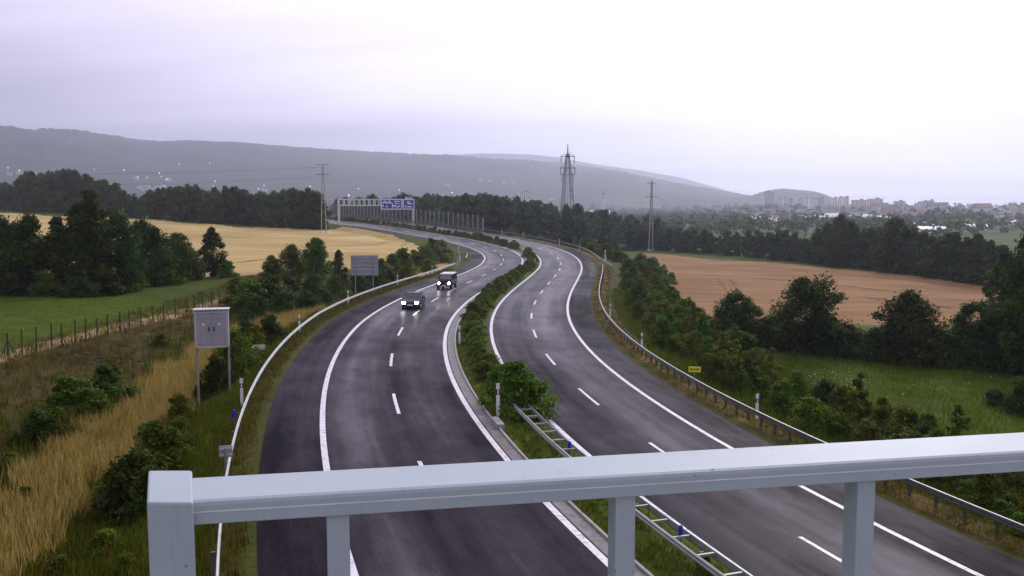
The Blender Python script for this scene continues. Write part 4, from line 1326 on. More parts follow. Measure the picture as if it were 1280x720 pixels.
RO = lambda s: (float(half_edge(s)) + 1.05)
guardrail("long galvanised guardrail curving along the left hard shoulder", LO, -4, 125, 1, POSTL)
guardrail("short piece of guardrail on the left beyond the gap in the bend", LO, 141, 158, 1, POSTL)
guardrail("long guardrail on dark posts along the right hard shoulder near the bridge", RO, -6, 127, -1, POST, "galvanised_dull_shaded", True)
guardrail("guardrail starting at the right-hand bend and running on to the noise barrier", lambda s: RO(s) + 1.5 * max(0, 1 - (s - 124) / 14), 124, 330, -1, POST, "galvanised_dull_shaded", True)
dg = thing("double_guardrail", "double guardrail with ladder-like spacers in the median close to the bridge", "guardrail")
beam("beam", 0.10, -4, 28.6, -1, "galvanised", dg, zk=0.7)
beam("beam", 0.76, -4, 28.6, 1, "galvanised", dg, zk=0.7)
for k in range(23):
    s = -3.2 + 1.33 * k
    put("spacer", SPACER, dg, s, 0.43)
    if k % 3 == 0:
        put("post", POSTL, dg, s + 0.15, 0.43)

# ------------------------------------------------------------------ delineator posts
def delineator_meshes():
    b = MB()
    prof = [(-0.06, -0.045), (0.06, -0.045), (0.05, 0.03), (0, 0.055), (-0.05, 0.03)]
    def seg(z0, z1, k=1.0, slant=0.0):
        m = MB(); n = len(prof)
        V = [(x * k, y * k, z0) for x, y in prof] + [(x * k, y * k, z1 + slant * (y + 0.05)) for x, y in prof]
        m.add(V, [tuple(range(n - 1, -1, -1)), tuple(range(n, 2 * n))] + [(i, (i + 1) % n, n + (i + 1) % n, n + i) for i in range(n)])
        return m
    return (seg(0, 1.12, 1.0, -0.8).mesh("post", "white_paint"), seg(0.72, 0.90, 1.04).mesh("band", "black_plastic"),
            MB().box((0, -0.05, 0.81), (0.045, 0.012, 0.13)).mesh("reflector", "sign_white"))
DM = delineator_meshes()
def delineator(s, o, label, group, dz=0.0, k=1.15, world=None):
    p = rpv(s, o, dz)
    if abs(o) > 5: p.z = gz(p.x, p.y) + dz
    t = thing("delineator_post", label, "delineator", p, -heading(s), group)
    t.scale = (k, k, k)
    for n, m in zip(("post", "band", "reflector"), DM):
        link(n, m, t)
g = "delineator posts along the left guardrail"
for i, s in enumerate((29.0, 50.5, 68.5, 89.5, 108.5)):
    delineator(s, -float(half_edge(s)) - 1.35, f"white delineator post, {ORD[i]} from the bridge along the left guardrail", g, 0.0, 1.2)
delineator(129.5, -float(half_edge(129.5)) - 1.2, "white delineator post at the gap in the left guardrail", g, 0, 1.2)
delineator(140.0, -float(half_edge(140)) - 1.9, "tall yellowish white post behind the gap in the left guardrail", g, 0, 1.75)
delineator(174.0, -float(half_edge(174)) - 1.2, "white delineator post past the left bend, before the wheat field's end", g, 0, 1.2)
g = "delineator posts along the right guardrail"
for i, s in enumerate((27.0, 48.8, 68.2)):
    delineator(s, float(half_edge(s)) + 1.6, f"white delineator post, {ORD[i]} from the bridge behind the right guardrail", g, 0, 1.2)
delineator(141.5, float(half_edge(141)) + 2.3, "tall yellowish white post on the outside of the right-hand bend", g, 0, 2.0)
for i, s in enumerate((165.0, 180.0, 202.5, 214.5)):
    delineator(s, float(half_edge(s)) + 1.3, f"distant white delineator post, {ORD[i]} past the right-hand bend towards the noise barrier", g, 0, 1.2)
g = "delineator posts in the median"
delineator(48.0, -0.72, "white delineator post in the median left of the low hedge, beside the gutter", g, 0.03, 1.25)
delineator(27.3, -0.62, "white delineator post in the median grass in front of the largest bush", g, 0.03, 1.45)
delineator(129.0, 0.9, "white delineator post in the median at the right-hand bend", g, 0.03, 1.2)
delineator(163.0, -0.3, "white delineator post in the hedge gap beyond the bend, left one", g, 0.03, 1.3)
delineator(161.0, 0.9, "white delineator post in the hedge gap beyond the bend, right one", g, 0.03, 1.3)
# blue ice warning markers
BM_ = (MB().tube((0, 0, 0), (0, 0, 0.28), 0.065, 0.065, 8).sphere((0, 0, 0.28), 0.065, 8).mesh("body", "blue_plastic"), MB().tube((0, 0, -0.62), (0, 0, 0.02), 0.02, 0.02, 6).mesh("stake", "galvanised_dull_shaded"))
def blue_marker(p, label):
    t = thing("marker_post", label, "marker post", p, 0, "blue marker posts")
    link("body", BM_[0], t); link("stake", BM_[1], t)
blue_marker(rpv(19.6, 0.55, 0.60), "blue marker post standing between the median guardrails above the white railing")
blue_marker(rpv(10.3, 0.55, 0.60), "blue marker post standing between the median guardrails below the white railing")
q = rpv(24.3, LO(24.3) - 0.25, 0.6); blue_marker(q, "dark blue marker post on the left guardrail beside a white delineator")
slab = MB().box((0, 0, 0.1), (0.35, 1.5, 0.3)).build("drain_block", "concrete", None, rpv(25.6, -0.98, 0.0), bevel=0.02)
slab.rotation_euler = (0, 0, -heading(26)); tag(slab, "pale concrete drain block in the gutter beside the median grass", "drain block")

# ------------------------------------------------------------------ fence on the bank
def post_fence():
    t = thing("post_fence", "row of dark thin fence posts along the edge of the green field", "fence")
    pxs = [-30, -12, 10.5, 28, 46, 64.5, 77.5, 94, 107.5, 122, 135.5, 150.5, 162.5, 176.5, 192, 205, 219, 233, 244, 253.5, 264, 274.5, 284.5, 294]
    tops = []
    rng = np.random.default_rng(4)
    for i, px in enumerate(pxs):
        f = (px - 10) / 290
        p = at(px, 446 - 74 * f + 5 * math.sin(max(0, min(1, f)) * math.pi))
        h = 1.5 * rng.uniform(0.92, 1.1)
        tilt = rng.normal() * 0.03
        mb = MB().tube((0, 0, -0.3), (tilt, 0, h), 0.055, 0.045, 6)
        if i in (2, 11):
            mb.tube((-0.55, 0.1, -0.2), (0, 0, h * 0.72), 0.035, 0.03, 5).tube((0.6, -0.1, -0.2), (0, 0, h * 0.72), 0.035, 0.03, 5)
        mb.build("post", "fence_post", t, p)
        tops.append(p + Vector((0, 0, h)))
    for j, dz in enumerate((0.15, 0.6, 1.05)):
        mb = MB()
        for a, b in zip(tops[:-1], tops[1:]):
            mb.tube(a - Vector((0, 0, dz)), b - Vector((0, 0, dz)), 0.0028, 0.0028, 4, caps=False)
        mb.build("wire", "wire_dark", t)
post_fence()

# ------------------------------------------------------------------ signs at the roadside
def yaw_to_cam(p):
    return math.atan2(-p.x, p.y) * 1.0   # rotation about z that turns local -y towards the camera
def cabinet():
    base = at(268, 500)
    Yd = base.y
    top, bot = at_z(270, 387, 0), None
    d = pix_ray(270, 387); zt = CAM_H + d.z * Yd / d.y
    d = pix_ray(270, 434); zb = CAM_H + d.z * Yd / d.y
    w = 40.5 * Yd / FPX
    t = thing("switch_cabinet", "large grey two-door metal cabinet raised on two thin posts left of the motorway", "cabinet", base, yaw_to_cam(base) - 0.10)
    h0, h1 = zb - base.z, zt - base.z
    D = 0.55
    MB().box((0, 0, (h0 + h1) / 2), (w, D, h1 - h0 - 0.06)).build("housing", "cabinet_grey", t, bevel=0.015)
    MB().box((0, -0.02, h1 + 0.03), (w + 0.10, D + 0.16, 0.07)).build("canopy", "cabinet_frame", t, bevel=0.012)
    fr = MB()
    for sx in (-1, 1): fr.box((sx * (w / 2 - 0.05), -D / 2 - 0.015, (h0 + h1) / 2), (0.10, 0.05, h1 - h0 - 0.1))
    for z in (h0 + 0.06, h1 - 0.10): fr.box((0, -D / 2 - 0.014, z), (w - 0.2, 0.048, 0.09))
    fr.build("frame", "cabinet_frame", t)
    for sx in (-1, 1):
        dr = MB().box((sx * (w / 4 - 0.03), -D / 2 - 0.01, (h0 + h1) / 2), (w / 2 - 0.13, 0.02, h1 - h0 - 0.32)).build("door", "cabinet_grey", t, bevel=0.006)
        MB().box((sx * 0.12, -D / 2 - 0.035, (h0 + h1) / 2 + 0.02), (0.055, 0.04, 0.22)).build("handle", "black_plastic", dr)
        MB().tube((sx * w * 0.23, -D / 2 - 0.02, h0 + (h1 - h0) * 0.63), (sx * w * 0.23, -D / 2 - 0.05, h0 + (h1 - h0) * 0.63), 0.06, 0.06, 10).build("lock", "white_paint", dr)
    for sx in (-1, 1):
        MB().box((sx * (w / 2 - 0.05), 0.12, (h1 - 0.1) / 2 - 0.2), (0.10, 0.10, h1 + 0.3)).build("leg", "galvanised", t)
cabinet()

def back_sign(px, py0, py1, wpx, base, label, legs, slats, mat="sign_back", yaw=0.0):
    Yd = base.y
    zz = []
    for py in (py0, py1):
        d = pix_ray(px, py); zz.append(CAM_H + d.z * Yd / d.y - base.z)
    h1, h0 = zz; w = wpx * Yd / FPX
    t = thing("road_sign", label, "road sign", base, yaw_to_cam(base) + yaw)
    MB().box((0, 0, (h0 + h1) / 2), (w, 0.04, h1 - h0)).build("panel", mat, t, bevel=0.01)
    m = MB()
    for k in range(slats):
        m.box((0, -0.045, h0 + (h1 - h0) * (k + 0.5) / slats), (w * 0.94, 0.05, 0.06))
    m.build("rib", "cabinet_frame", t)
    for sx in legs:
        MB().tube((sx * w, -0.10, -0.5), (sx * w, -0.10, h1 - 0.05), 0.05, 0.05, 8).build("leg", "galvanised", t)
    return t
sp_ = rp(79.0, -float(half_edge(79)) - 3.2); sp_ = Vector((float(sp_[0]), float(sp_[1]), gz(*sp_[:2])))
dd = pix_ray(456.5, 380); sp_.x = dd.x * sp_.y / dd.y; sp_.z = gz(sp_.x, sp_.y)
back_sign(456.5, 319, 344.5, 34, sp_, "grey back of a large road sign on two posts among the left bushes", (-0.34, 0.30), 5)
b = at(283.5, 606); back_sign(283.5, 557, 571.5, 16.5, b, "small grey square sign back on one thin post near the railing", (0.0,), 2)
b = at(323, 452); back_sign(323, 431, 437.5, 17, b, "small flat grey plate on a short post beside the left guardrail", (0.0,), 1, "cabinet_frame")

def yellow_sign():
    s = 33.6; o = float(half_edge(s)) + 2.2
    x, y, z = rp(s, o); d = pix_ray(868, 480); x = d.x * float(y) / d.y; y = float(y)
    base = Vector((x, y, gz(x, y)))
    zz = []
    for py in (458.3, 465.3):
        d = pix_ray(868, py); zz.append(CAM_H + d.z * y / d.y - base.z)
    w = 15.3 * y / FPX; h1, h0 = zz; h = h1 - h0
    t = thing("kilometre_sign", "small yellow sign with dark lettering on a thin post behind the right guardrail", "road sign", base, yaw_to_cam(base) + 0.05)
    MB().box((0, 0, (h0 + h1) / 2), (w, 0.025, h)).build("panel", "yellow_sign", t, bevel=0.006)
    m = MB(); y0 = -0.018; zc = (h0 + h1) / 2
    # the unreadable short row of dark characters
    for i, (a, hh, tilt) in enumerate(((-0.36, 0.30, 0), (-0.27, 0.26, 0), (-0.19, 0.30, 0), (-0.10, 0.24, 0), (-0.02, 0.30, 0), (0.07, 0.24, 0), (0.15, 0.30, 0), (0.24, 0.34, 0), (0.31, 0.42, 0))):
        m.box((a * w, y0, zc + (hh - 0.3) * h * 0.4), (0.035 * w, 0.012, hh * h))
        if i in (0, 1, 3, 5, 7): m.box(((a + 0.045) * w, y0, zc + 0.10 * h), (0.055 * w, 0.012, 0.10 * h))
        if i in (1, 4, 6): m.box(((a + 0.04) * w, y0, zc - 0.10 * h), (0.05 * w, 0.012, 0.08 * h))
    m.build("lettering", "black_plastic", t)
    MB().tube((-0.02, 0.035, -0.4), (-0.02, 0.035, h1 - 0.03), 0.025, 0.025, 8).build("post", "galvanised", t)
yellow_sign()

# ------------------------------------------------------------------ gantry with two blue direction signs
def gantry():
    s = 271.0
    L = rpv(s, -float(half_edge(s)) - 1.6); L.z = gz(L.x, L.y)
    Rr = rpv(s, float(half_edge(s)) + 2.2); Rr.z = gz(Rr.x, Rr.y)
    ax = (Rr - L); ax.z = 0; span = ax.length; ax.normalize()
    def z_at(px, py, depth):
        d = pix_ray(px, py); return CAM_H + d.z * depth / d.y
    ztop = z_at(470, 248.8, (L.y + Rr.y) / 2); zlow = z_at(470, 257.3, (L.y + Rr.y) / 2)
    t = thing("sign_gantry", "pale steel gantry spanning the motorway in the distance with a lattice beam", "gantry", L, math.atan2(ax.y, ax.x))
    zt, zl = ztop - L.z, zlow - L.z
    MB().box((0, 0, zt / 2 - 0.4), (0.62, 0.62, zt + 0.8)).build("leg", "gantry_paint", t)
    MB().box((span, 0, (zt + Rr.z - L.z) / 2 - 0.4), (0.62, 0.62, zt - (Rr.z - L.z) + 0.8)).build("leg", "gantry_paint", t)
    MB().box((0, 0, -0.1), (1.6, 1.6, 0.9)).build("footing", "concrete", t)
    for nm, z in (("chord", zt - 0.17), ("chord", zl + 0.12)):
        m = MB()
        for dy in (-0.6, 0.6): m.box((span / 2, dy, z), (span - 0.62, 0.30, 0.34))
        m.build(nm, "gantry_paint", t)
    n = int(span / 1.62)
    um = MB().box((0, -0.6, 0), (0.26, 0.22, zt - zl - 0.45)).box((0, 0.6, 0), (0.26, 0.22, zt - zl - 0.45)).mesh("upright", "gantry_paint")
    for k in range(1, n):
        link("upright", um, t, (span * k / n, 0, (zt + zl) / 2))
    rz = math.atan2(ax.y, ax.x)
    def sign(px0, px1, py0, py1, label, kind):
        def along(px):
            d = pix_ray(px, 255); a = d.x / d.y   # x = a*y on the gantry line
            return (a * L.y - L.x) / (ax.x - a * ax.y)
        u0, u1 = along(px0), along(px1)
        c = L + ax * ((u0 + u1) / 2)
        z1, z0 = z_at((px0 + px1) / 2, py0, c.y), z_at((px0 + px1) / 2, py1, c.y)
        w, h = u1 - u0, z1 - z0
        nrm = Vector((ax.y, -ax.x, 0))
        sg = thing("direction_sign", label, "road sign", (c + nrm * 0.98) + Vector((0, 0, z0 - c.z)), rz, "blue direction signs on the gantry")
        sg.location.z = z0
        MB().box((0, 0.06, h / 2), (w - 0.12, 0.08, h - 0.12)).build("panel", "sign_blue", sg)
        bd_ = MB()
        for z in (0.16, h - 0.16): bd_.box((0, 0.0, z), (w, 0.05, 0.32))
        for x in (-w / 2 + 0.15, w / 2 - 0.15): bd_.box((x, 0.0, h / 2), (0.30, 0.05, h - 0.64))
        bd_.build("border", "sign_white", sg)
        lt = MB()
        def bar(x, z, bw, bh): lt.box((x * w, -0.005, z * h), (bw * w, 0.03, bh * h))
        def arrow(x, z, k, d):
            # a solid direction arrow
            lt.add([(x * w - 0.35 * k, -0.02, z * h + d * 0.25 * k), (x * w + 0.35 * k, -0.02, z * h + d * 0.25 * k), (x * w, -0.02, z * h - d * 0.45 * k)], [(0, 1, 2)])
            lt.box((x * w, -0.005, z * h + d * 0.5 * k), (0.16 * k, 0.03, 0.5 * k))
        if kind == 1:
            for x, z, bw, bh in ((-0.36, 0.64, 0.08, 0.17), (-0.30, 0.78, 0.12, 0.10), (-0.22, 0.63, 0.12, 0.16), (-0.10, 0.80, 0.06, 0.14), (-0.06, 0.64, 0.12, 0.16),
                                 (0.20, 0.76, 0.13, 0.12), (0.33, 0.76, 0.09, 0.12), (0.27, 0.55, 0.22, 0.07), (0.18, 0.33, 0.09, 0.15), (0.30, 0.27, 0.13, 0.12),
                                 (-0.22, 0.28, 0.12, 0.12), (0.38, 0.36, 0.05, 0.1)):
                bar(x, z, bw, bh)
            arrow(-0.41, 0.30, 1.1, 1); arrow(0.06, 0.32, 1.5, 1)
        else:
            for x, z, bw, bh in ((-0.02, 0.72, 0.30, 0.12), (0.10, 0.56, 0.44, 0.13), (0.08, 0.27, 0.42, 0.12)):
                bar(x, z, bw, bh)
            arrow(-0.27, 0.26, 1.0, 1)
            MB().box((0.0, 0.03, h + 0.34), (w * 0.56, 0.07, 0.68)).build("exit_tab", "sign_white", sg)
            MB().box((0.0, -0.015, h + 0.34), (w * 0.36, 0.03, 0.30)).build("tab_number", "sign_blue", sg)
        lt.build("lettering", "sign_white", sg)
    sign(474.3, 500.7, 248.6, 262.0, "wide blue direction sign with white lettering hanging on the distant gantry", 1)
    sign(502.0, 516.2, 248.8, 262.0, "narrow blue direction sign with a small white tab on top at the gantry's right end", 2)
gantry()

# ------------------------------------------------------------------ noise barrier on the right beyond the bend
def barrier():
    t = thing("noise_barrier", "transparent noise barrier with evenly spaced pale posts along the far right bend", "noise barrier")
    off = lambda s: float(half_edge(s)) + 2.6
    s0, s1, st = 228.0, 346.0, 2.95
    ss_ = np.arange(s0, s1 + 0.1, st)
    pm = MB().box((0, 0, 1.9), (0.18, 0.22, 5.2)).mesh("post", "pole_concrete")
    for k, s in enumerate(ss_):
        p = rpv(s, off(s)); p.z = float(np.interp(s, SF, RZ)) + float(np.interp(s, SF, RC)) * float(half_edge(s))
        ob = link("post", pm, t, p); ob.rotation_euler = (0, 0, -heading(s))
        if k == 0: ob.scale = (1.5, 1.5, 0.85)
    for nm, z0, z1, mat, th in (("plinth", -0.8, 0.75, "concrete_wet", 0.16), ("panel", 0.75, 4.35, "barrier_glass", 0.03)):
        for a, b in zip(ss_[:-1], ss_[1:]):
            m = MB()
            P0, P1 = rpv(a, off(a)), rpv(b, off(b))
            zz = float(np.interp(a, SF, RZ)) + float(np.interp(a, SF, RC)) * float(half_edge(a))
            d = (P1 - P0); L_ = math.hypot(d.x, d.y)
            m.box(((P0.x + P1.x) / 2, (P0.y + P1.y) / 2, zz + (z0 + z1) / 2), (L_ - 0.30, th, z1 - z0), math.atan2(d.y, d.x))
            m.build(nm, mat, t)
barrier()

# ------------------------------------------------------------------ power poles, pylon, wires
def wire(pts, label, sag=2.0, r=0.02, group="overhead wires"):
    m = MB()
    for a, b in zip(pts[:-1], pts[1:]):
        a, b = Vector(a), Vector(b); prev = a
        for k in range(1, 13):
            f = k / 12; q = a.lerp(b, f) - Vector((0, 0, sag * 4 * f * (1 - f)))
            m.tube(prev, q, r, r, 4, caps=False); prev = q
    tag(m.build("power_wire", "wire_dark"), label, "wire", group)
def z_on(px, py, depth):
    d = pix_ray(px, py); return CAM_H + d.z * depth / d.y
def double_pole(px, base_py, top_py, label, arms, r=0.16, gap=6.0, split=0.68):
    b = at(px, base_py); H = z_on(px, top_py, b.y) - b.z; k = b.y / FPX
    t = thing("power_pole", label, "power pole", b, 0, "double concrete power poles")
    for sx in (-1, 1):
        MB().path([(sx * gap * k / 2, 0, -0.5), (sx * gap * k / 2 * 0.45, 0, H * split), (sx * 0.12, 0, H * 0.97)], [r * 1.35, r * 1.0, r * 0.8], 8).build("pole", "pole_concrete", t)
    MB().box((0, 0, H * 0.45), (gap * k * 0.75, 0.14, 0.25)).build("brace", "pole_concrete", t)
    MB().tube((0, 0, H * 0.93), (0, 0, H), 0.07, 0.05, 6).build("tip", "steel_lattice", t)
    tips = []
    for (py, w) in arms:
        z = z_on(px, py, b.y) - b.z
        a = MB().box((0, 0, z), (w, 0.16, 0.16)).build("crossarm", "steel_lattice", t)
        for sx in (-1, 0, 1):
            x = sx * w * 0.46
            MB().tube((x, 0.02, z - 0.55), (x, 0.02, z - 0.08), 0.07, 0.07, 6).sphere((x, 0.02, z - 0.5), 0.12, 6).build("insulator", "cabinet_frame", a)
            tips.append(b + Vector((x, 0, z - 0.55)))
        for sx in (-1, 1):
            MB().sphere((sx * gap * k / 2, 0, 0.35), 0.3, 6)
    for sx in (-1, 1):
        MB().box((sx * gap * k / 2, 0, 0.1), (0.75, 0.75, 0.9)).build("footing", "roof_pale", t)
    return b, tips
b1, tp1 = double_pole(405, 291.5, 205, "double concrete power pole with two crossarms at the far end of the wheat field", ((205.8, 3.2), (218, 3.6)), 0.12, 6.5)
b2, tp2 = double_pole(813.5, 313.5, 224, "double concrete power pole at the left end of the brown field", ((229, 3.0), (246, 4.2)), 0.17, 5.0)
def lattice():
    b = at(709, 299); b = Vector((709 - 640, 0, 0)); b.y = 318.0; b.x = 69 / FPX * 318 * 1.0; b.z = gz(b.x, b.y)
    H = z_on(709.5, 180, b.y) - b.z
    t = thing("lattice_pylon", "tall lattice steel power pylon rising above the horizon beyond the bend", "pylon", b, 0.25)
    lv = [0, 0.16, 0.30, 0.42, 0.53, 0.62, 0.70, 0.78, 0.85, 0.90]
    wd = lambda f: 2.1 * (1 - f) ** 1.0 + 0.55 if f < 0.62 else 1.35 * (1 - (f - 0.62) / 0.38 * 0.85)
    leg_r = 0.16
    for sx in (-1, 1):
        for sy in (-1, 1):
            m = MB()
            pts = [(sx * wd(f), sy * wd(f), f * H - (0.5 if f == 0 else 0)) for f in lv]
            m.path(pts, [leg_r * (1.2 - 0.5 * f) for f in lv], 5).build("leg", "steel_lattice", t)
    m = MB()
    for f0, f1 in zip(lv[:-1], lv[1:]):
        for (ax_, ay_), (bx_, by_) in (((-1, -1), (1, -1)), ((1, -1), (1, 1)), ((1, 1), (-1, 1)), ((-1, 1), (-1, -1))):
            w0, w1 = wd(f0), wd(f1)
            m.tube((ax_ * w0, ay_ * w0, f0 * H), (bx_ * w1, by_ * w1, f1 * H), 0.07, 0.07, 4)
            m.tube((bx_ * w0, by_ * w0, f0 * H), (ax_ * w1, ay_ * w1, f1 * H), 0.07, 0.07, 4)
            m.tube((ax_ * w1, ay_ * w1, f1 * H), (bx_ * w1, by_ * w1, f1 * H), 0.08, 0.08, 4)
    m.build("bracing", "steel_lattice", t)
    MB().path([(0, 0, 0.86 * H), (0, 0, H)], [0.34, 0.12], 6).build("peak", "steel_lattice", t)
    tips = []
    for py, w in ((195.5, 2.7), (210.0, 2.9), (218, 2.3)):
        z = z_on(709.5, py, b.y) - b.z
        m = MB()
        for sy in (-0.5, 0.5):
            m.tube((-w, 0, z), (w, sy, z + 0.05), 0.13, 0.13, 5).tube((-w, sy, z), (w, 0, z + 0.05), 0.13, 0.13, 5)
        for sx in (-1, 1): m.tube((sx * w, 0, z), (sx * 0.6, 0, z + 1.6), 0.08, 0.08, 4)
        a = m.build("crossarm", "steel_lattice", t)
        for sx in (-1, 1):
            MB().tube((sx * w * 0.95, 0, z - 2.6), (sx * w * 0.95, 0, z), 0.16, 0.16, 6).build("insulator", "sign_back", a)
            tips.append(b + Vector((sx * w * 0.95, 0, z - 2.6)))
    return tips
tpl = lattice()
left_far = [Vector((b1.x - 150, b1.y - 25, b1.z + 17.5 - i * 0.3)) for i in range(6)]
for i in (0, 2, 3, 5):
    wire([left_far[i] + Vector((tp1[i].x - b1.x, 0, tp1[i].z - b1.z - 17)), tp1[i]], "thin dark wire running left from the double pole by the wheat field", 2.5, 0.018, "wires left of the wheat field pole")
for i in (0, 5):
    wire([tp2[i], tp2[i] + Vector((200, 30, -1.0))], "thin wire running right from the double pole above the brown field", 3.5, 0.016, "wires right of the brown field pole")

# ------------------------------------------------------------------ cars
def wheel(t, x, y, r, w):
    tag(t)
    wt = link("wheel", MB().tube((x - w / 2, y, r), (x + w / 2, y, r), r, r, 18).mesh("wheel", "tyre"), t)
    link("rim", MB().tube((x - w / 2 - 0.012, y, r), (x + w / 2 + 0.012, y, r), r * 0.62, r * 0.62, 14).mesh("rim", "rim_metal"), wt)
def car_pos(px, py):
    return at(px, py)
def sedan():
    p = at(513.0, 387.2)
    s_, o_ = nearest([p.x], [p.y]); s_, o_ = float(s_[0]), float(o_[0])
    s_ += 2.0
    p = rpv(s_, o_)
    t = thing("sedan_car", "dark saloon car with headlights on, nearer of the two cars on the wet left carriageway", "car", p, -heading(s_))
    # front looks towards -y (the camera)
    W = 0.87
    low = [(-2.22, 0.30), (-2.26, 0.48), (-2.20, 0.66), (-1.90, 0.80), (-1.05, 0.93), (-0.80, 0.96), (1.35, 1.00), (1.95, 0.98), (2.18, 0.92), (2.24, 0.62), (2.20, 0.32), (1.8, 0.22), (-1.8, 0.20)]
    tp = lambda i: 0.10 if i in (0, 1, 2) else (0.05 if low[i][1] > 0.9 else 0.03 if i in (8, 9, 10) else 0.0)
    MB().prism(low, -W, W, 0, tp).build("body", "car_navy", t, bevel=0.05, smooth=False)
    cab = [(-0.92, 0.95), (-0.12, 1.38), (0.85, 1.40), (1.72, 0.99)]
    MB().prism(cab, -W + 0.06, W - 0.06, 0, lambda i: 0.16 if i in (1, 2) else 0.0).build("cabin", "car_glass", t, bevel=0.03)
    MB().prism([(-0.16, 1.375), (-0.10, 1.41), (0.83, 1.43), (0.95, 1.37)], -W + 0.22, W - 0.22).build("roof", "car_navy", t, bevel=0.02)
    m = MB()
    for sx in (-1, 1):
        m.tube((sx * (W - 0.08), -0.92, 0.96), (sx * (W - 0.23), -0.14, 1.40), 0.035, 0.035, 6).tube((sx * (W - 0.08), 1.70, 1.0), (sx * (W - 0.23), 0.88, 1.40), 0.05, 0.05, 6)
        m.tube((sx * (W - 0.055), 0.35, 0.98), (sx * (W - 0.215), 0.35, 1.40), 0.035, 0.035, 6)
    m.build("pillars", "car_navy", t)
    MB().box((0, -0.64, 1.125), (W * 1.55, 0.012, 0.02)).build("wiper", "black_plastic", t)
    for sx in (-1, 1):
        h = MB(); h.prism([(-2.245, 0.58), (-2.20, 0.735), (-2.02, 0.755), (-2.02, 0.58)], sx * 0.44, sx * 0.76)
        h.build("headlight", "headlight_glow", t, bevel=0.01)
        MB().prism([(-0.78, 0.98), (-0.70, 1.12), (-0.56, 1.12), (-0.58, 0.98)], sx * 0.84, sx * 1.03).build("mirror", "car_navy", t, bevel=0.02)
        MB().tube((sx * 0.62, -2.262, 0.40), (sx * 0.62, -2.20, 0.40), 0.06, 0.06, 10).build("fog_light", "rim_metal", t)
    g_ = MB().box((0, -2.24, 0.63), (0.74, 0.05, 0.13)).build("grille", "black_plastic", t)
    MB().tube((0, -2.275, 0.63), (0, -2.262, 0.63), 0.055, 0.055, 12).build("badge", "rim_metal", g_)
    MB().box((0, -2.262, 0.345), (1.0, 0.03, 0.12)).build("air_intake", "black_plastic", t)
    MB().box((0, -2.28, 0.475), (0.54, 0.02, 0.12)).build("number_plate", "plate_white", t)
    for sx in (-1, 1):
        for y in (-1.38, 1.30):
            wheel(t, sx * 0.77, y, 0.315, 0.20)
def offroader():
    p = at(555.0, 362.3)
    s_, o_ = nearest([p.x], [p.y]); s_, o_ = float(s_[0]) + 2.0, float(o_[0])
    p = rpv(s_, o_)
    t = thing("offroad_car", "boxy dark off-road car with sky-lit roof and headlights on, farther of the two cars", "car", p, -heading(s_))
    W = 0.86
    tub = [(-2.02, 0.50), (-2.02, 1.02), (-0.88, 1.10), (-0.84, 1.14), (2.05, 1.16), (2.05, 0.50)]
    MB().prism(tub, -W, W, 0, lambda i: 0.09 if i in (1, 2) else 0).build("body", "car_black", t, bevel=0.03)
    cab = [(-0.86, 1.12), (-0.62, 1.74), (1.98, 1.76), (2.03, 1.14)]
    MB().prism(cab, -W + 0.02, W - 0.02, 0, lambda i: 0.10 if i in (1, 2) else 0).build("cabin", "car_glass", t, bevel=0.02)
    MB().add([(-0.70, -0.855, 1.16), (0.70, -0.855, 1.16), (0.64, -0.655, 1.70), (-0.64, -0.655, 1.70)], [(0, 1, 2, 3)]).build("windscreen", "car_glass_pale", t)
    m = MB()
    for sx in (-1, 1):
        m.tube((sx * (W - 0.06), -0.87, 1.12), (sx * (W - 0.13), -0.64, 1.74), 0.04, 0.04, 6)
        for y in (0.25, 1.15, 2.0): m.tube((sx * (W - 0.03), y, 1.14), (sx * (W - 0.12), y, 1.75), 0.045, 0.045, 6)
    m.build("pillars", "car_black", t)
    MB().prism([(-0.72, 1.745), (-0.66, 1.83), (1.98, 1.86), (2.05, 1.76)], -W + 0.07, W - 0.07, 0, lambda i: 0.05 if i in (1, 2) else 0).build("roof", "car_roof_skylit", t, bevel=0.03)
    MB().prism([(-2.0, 1.025), (-1.96, 1.07), (-0.9, 1.15), (-0.86, 1.08)], -W + 0.22, W - 0.22).build("bonnet", "car_black", t, bevel=0.02)
    gr = MB().box((0, -2.035, 0.80), (0.78, 0.04, 0.36)).build("grille", "black_plastic", t)
    mm = MB()
    for k in range(4): mm.box((0, -2.062, 0.68 + k * 0.075), (0.70, 0.015, 0.018))
    mm.build("grille_bars", "galvanised_dull_shaded", gr)
    MB().prism([(-2.24, 0.42), (-2.24, 0.58), (-2.06, 0.58), (-2.06, 0.42)], -W - 0.02, W + 0.02).build("bumper", "black_plastic", t, bevel=0.02)
    MB().box((0.02, -2.255, 0.52), (0.54, 0.02, 0.12)).build("number_plate", "plate_white", t)
    for sx in (-1, 1):
        MB().tube((sx * 0.60, -2.06, 0.80), (sx * 0.60, -2.00, 0.80), 0.125, 0.125, 16).build("headlight", "headlight_glow", t)
        MB().prism([(-1.90, 0.50), (-1.86, 0.94), (-1.0, 0.94), (-0.92, 0.50), (-1.1, 0.52), (-1.2, 0.80), (-1.66, 0.80), (-1.76, 0.52)], sx * 0.83, sx * 0.98).build("wing_flare", "black_plastic", t)
        MB().prism([(-0.80, 1.18), (-0.80, 1.40), (-0.72, 1.40), (-0.72, 1.18)], sx * 0.90, sx * 1.10).build("mirror", "black_plastic", t, bevel=0.015)
        for y in (-1.42, 1.34):
            wheel(t, sx * 0.78, y, 0.38, 0.24)
    MB().tube((0, 2.06, 0.98), (0, 2.28, 0.98), 0.37, 0.37, 18).build("spare_wheel", "tyre", t)
sedan(); offroader()

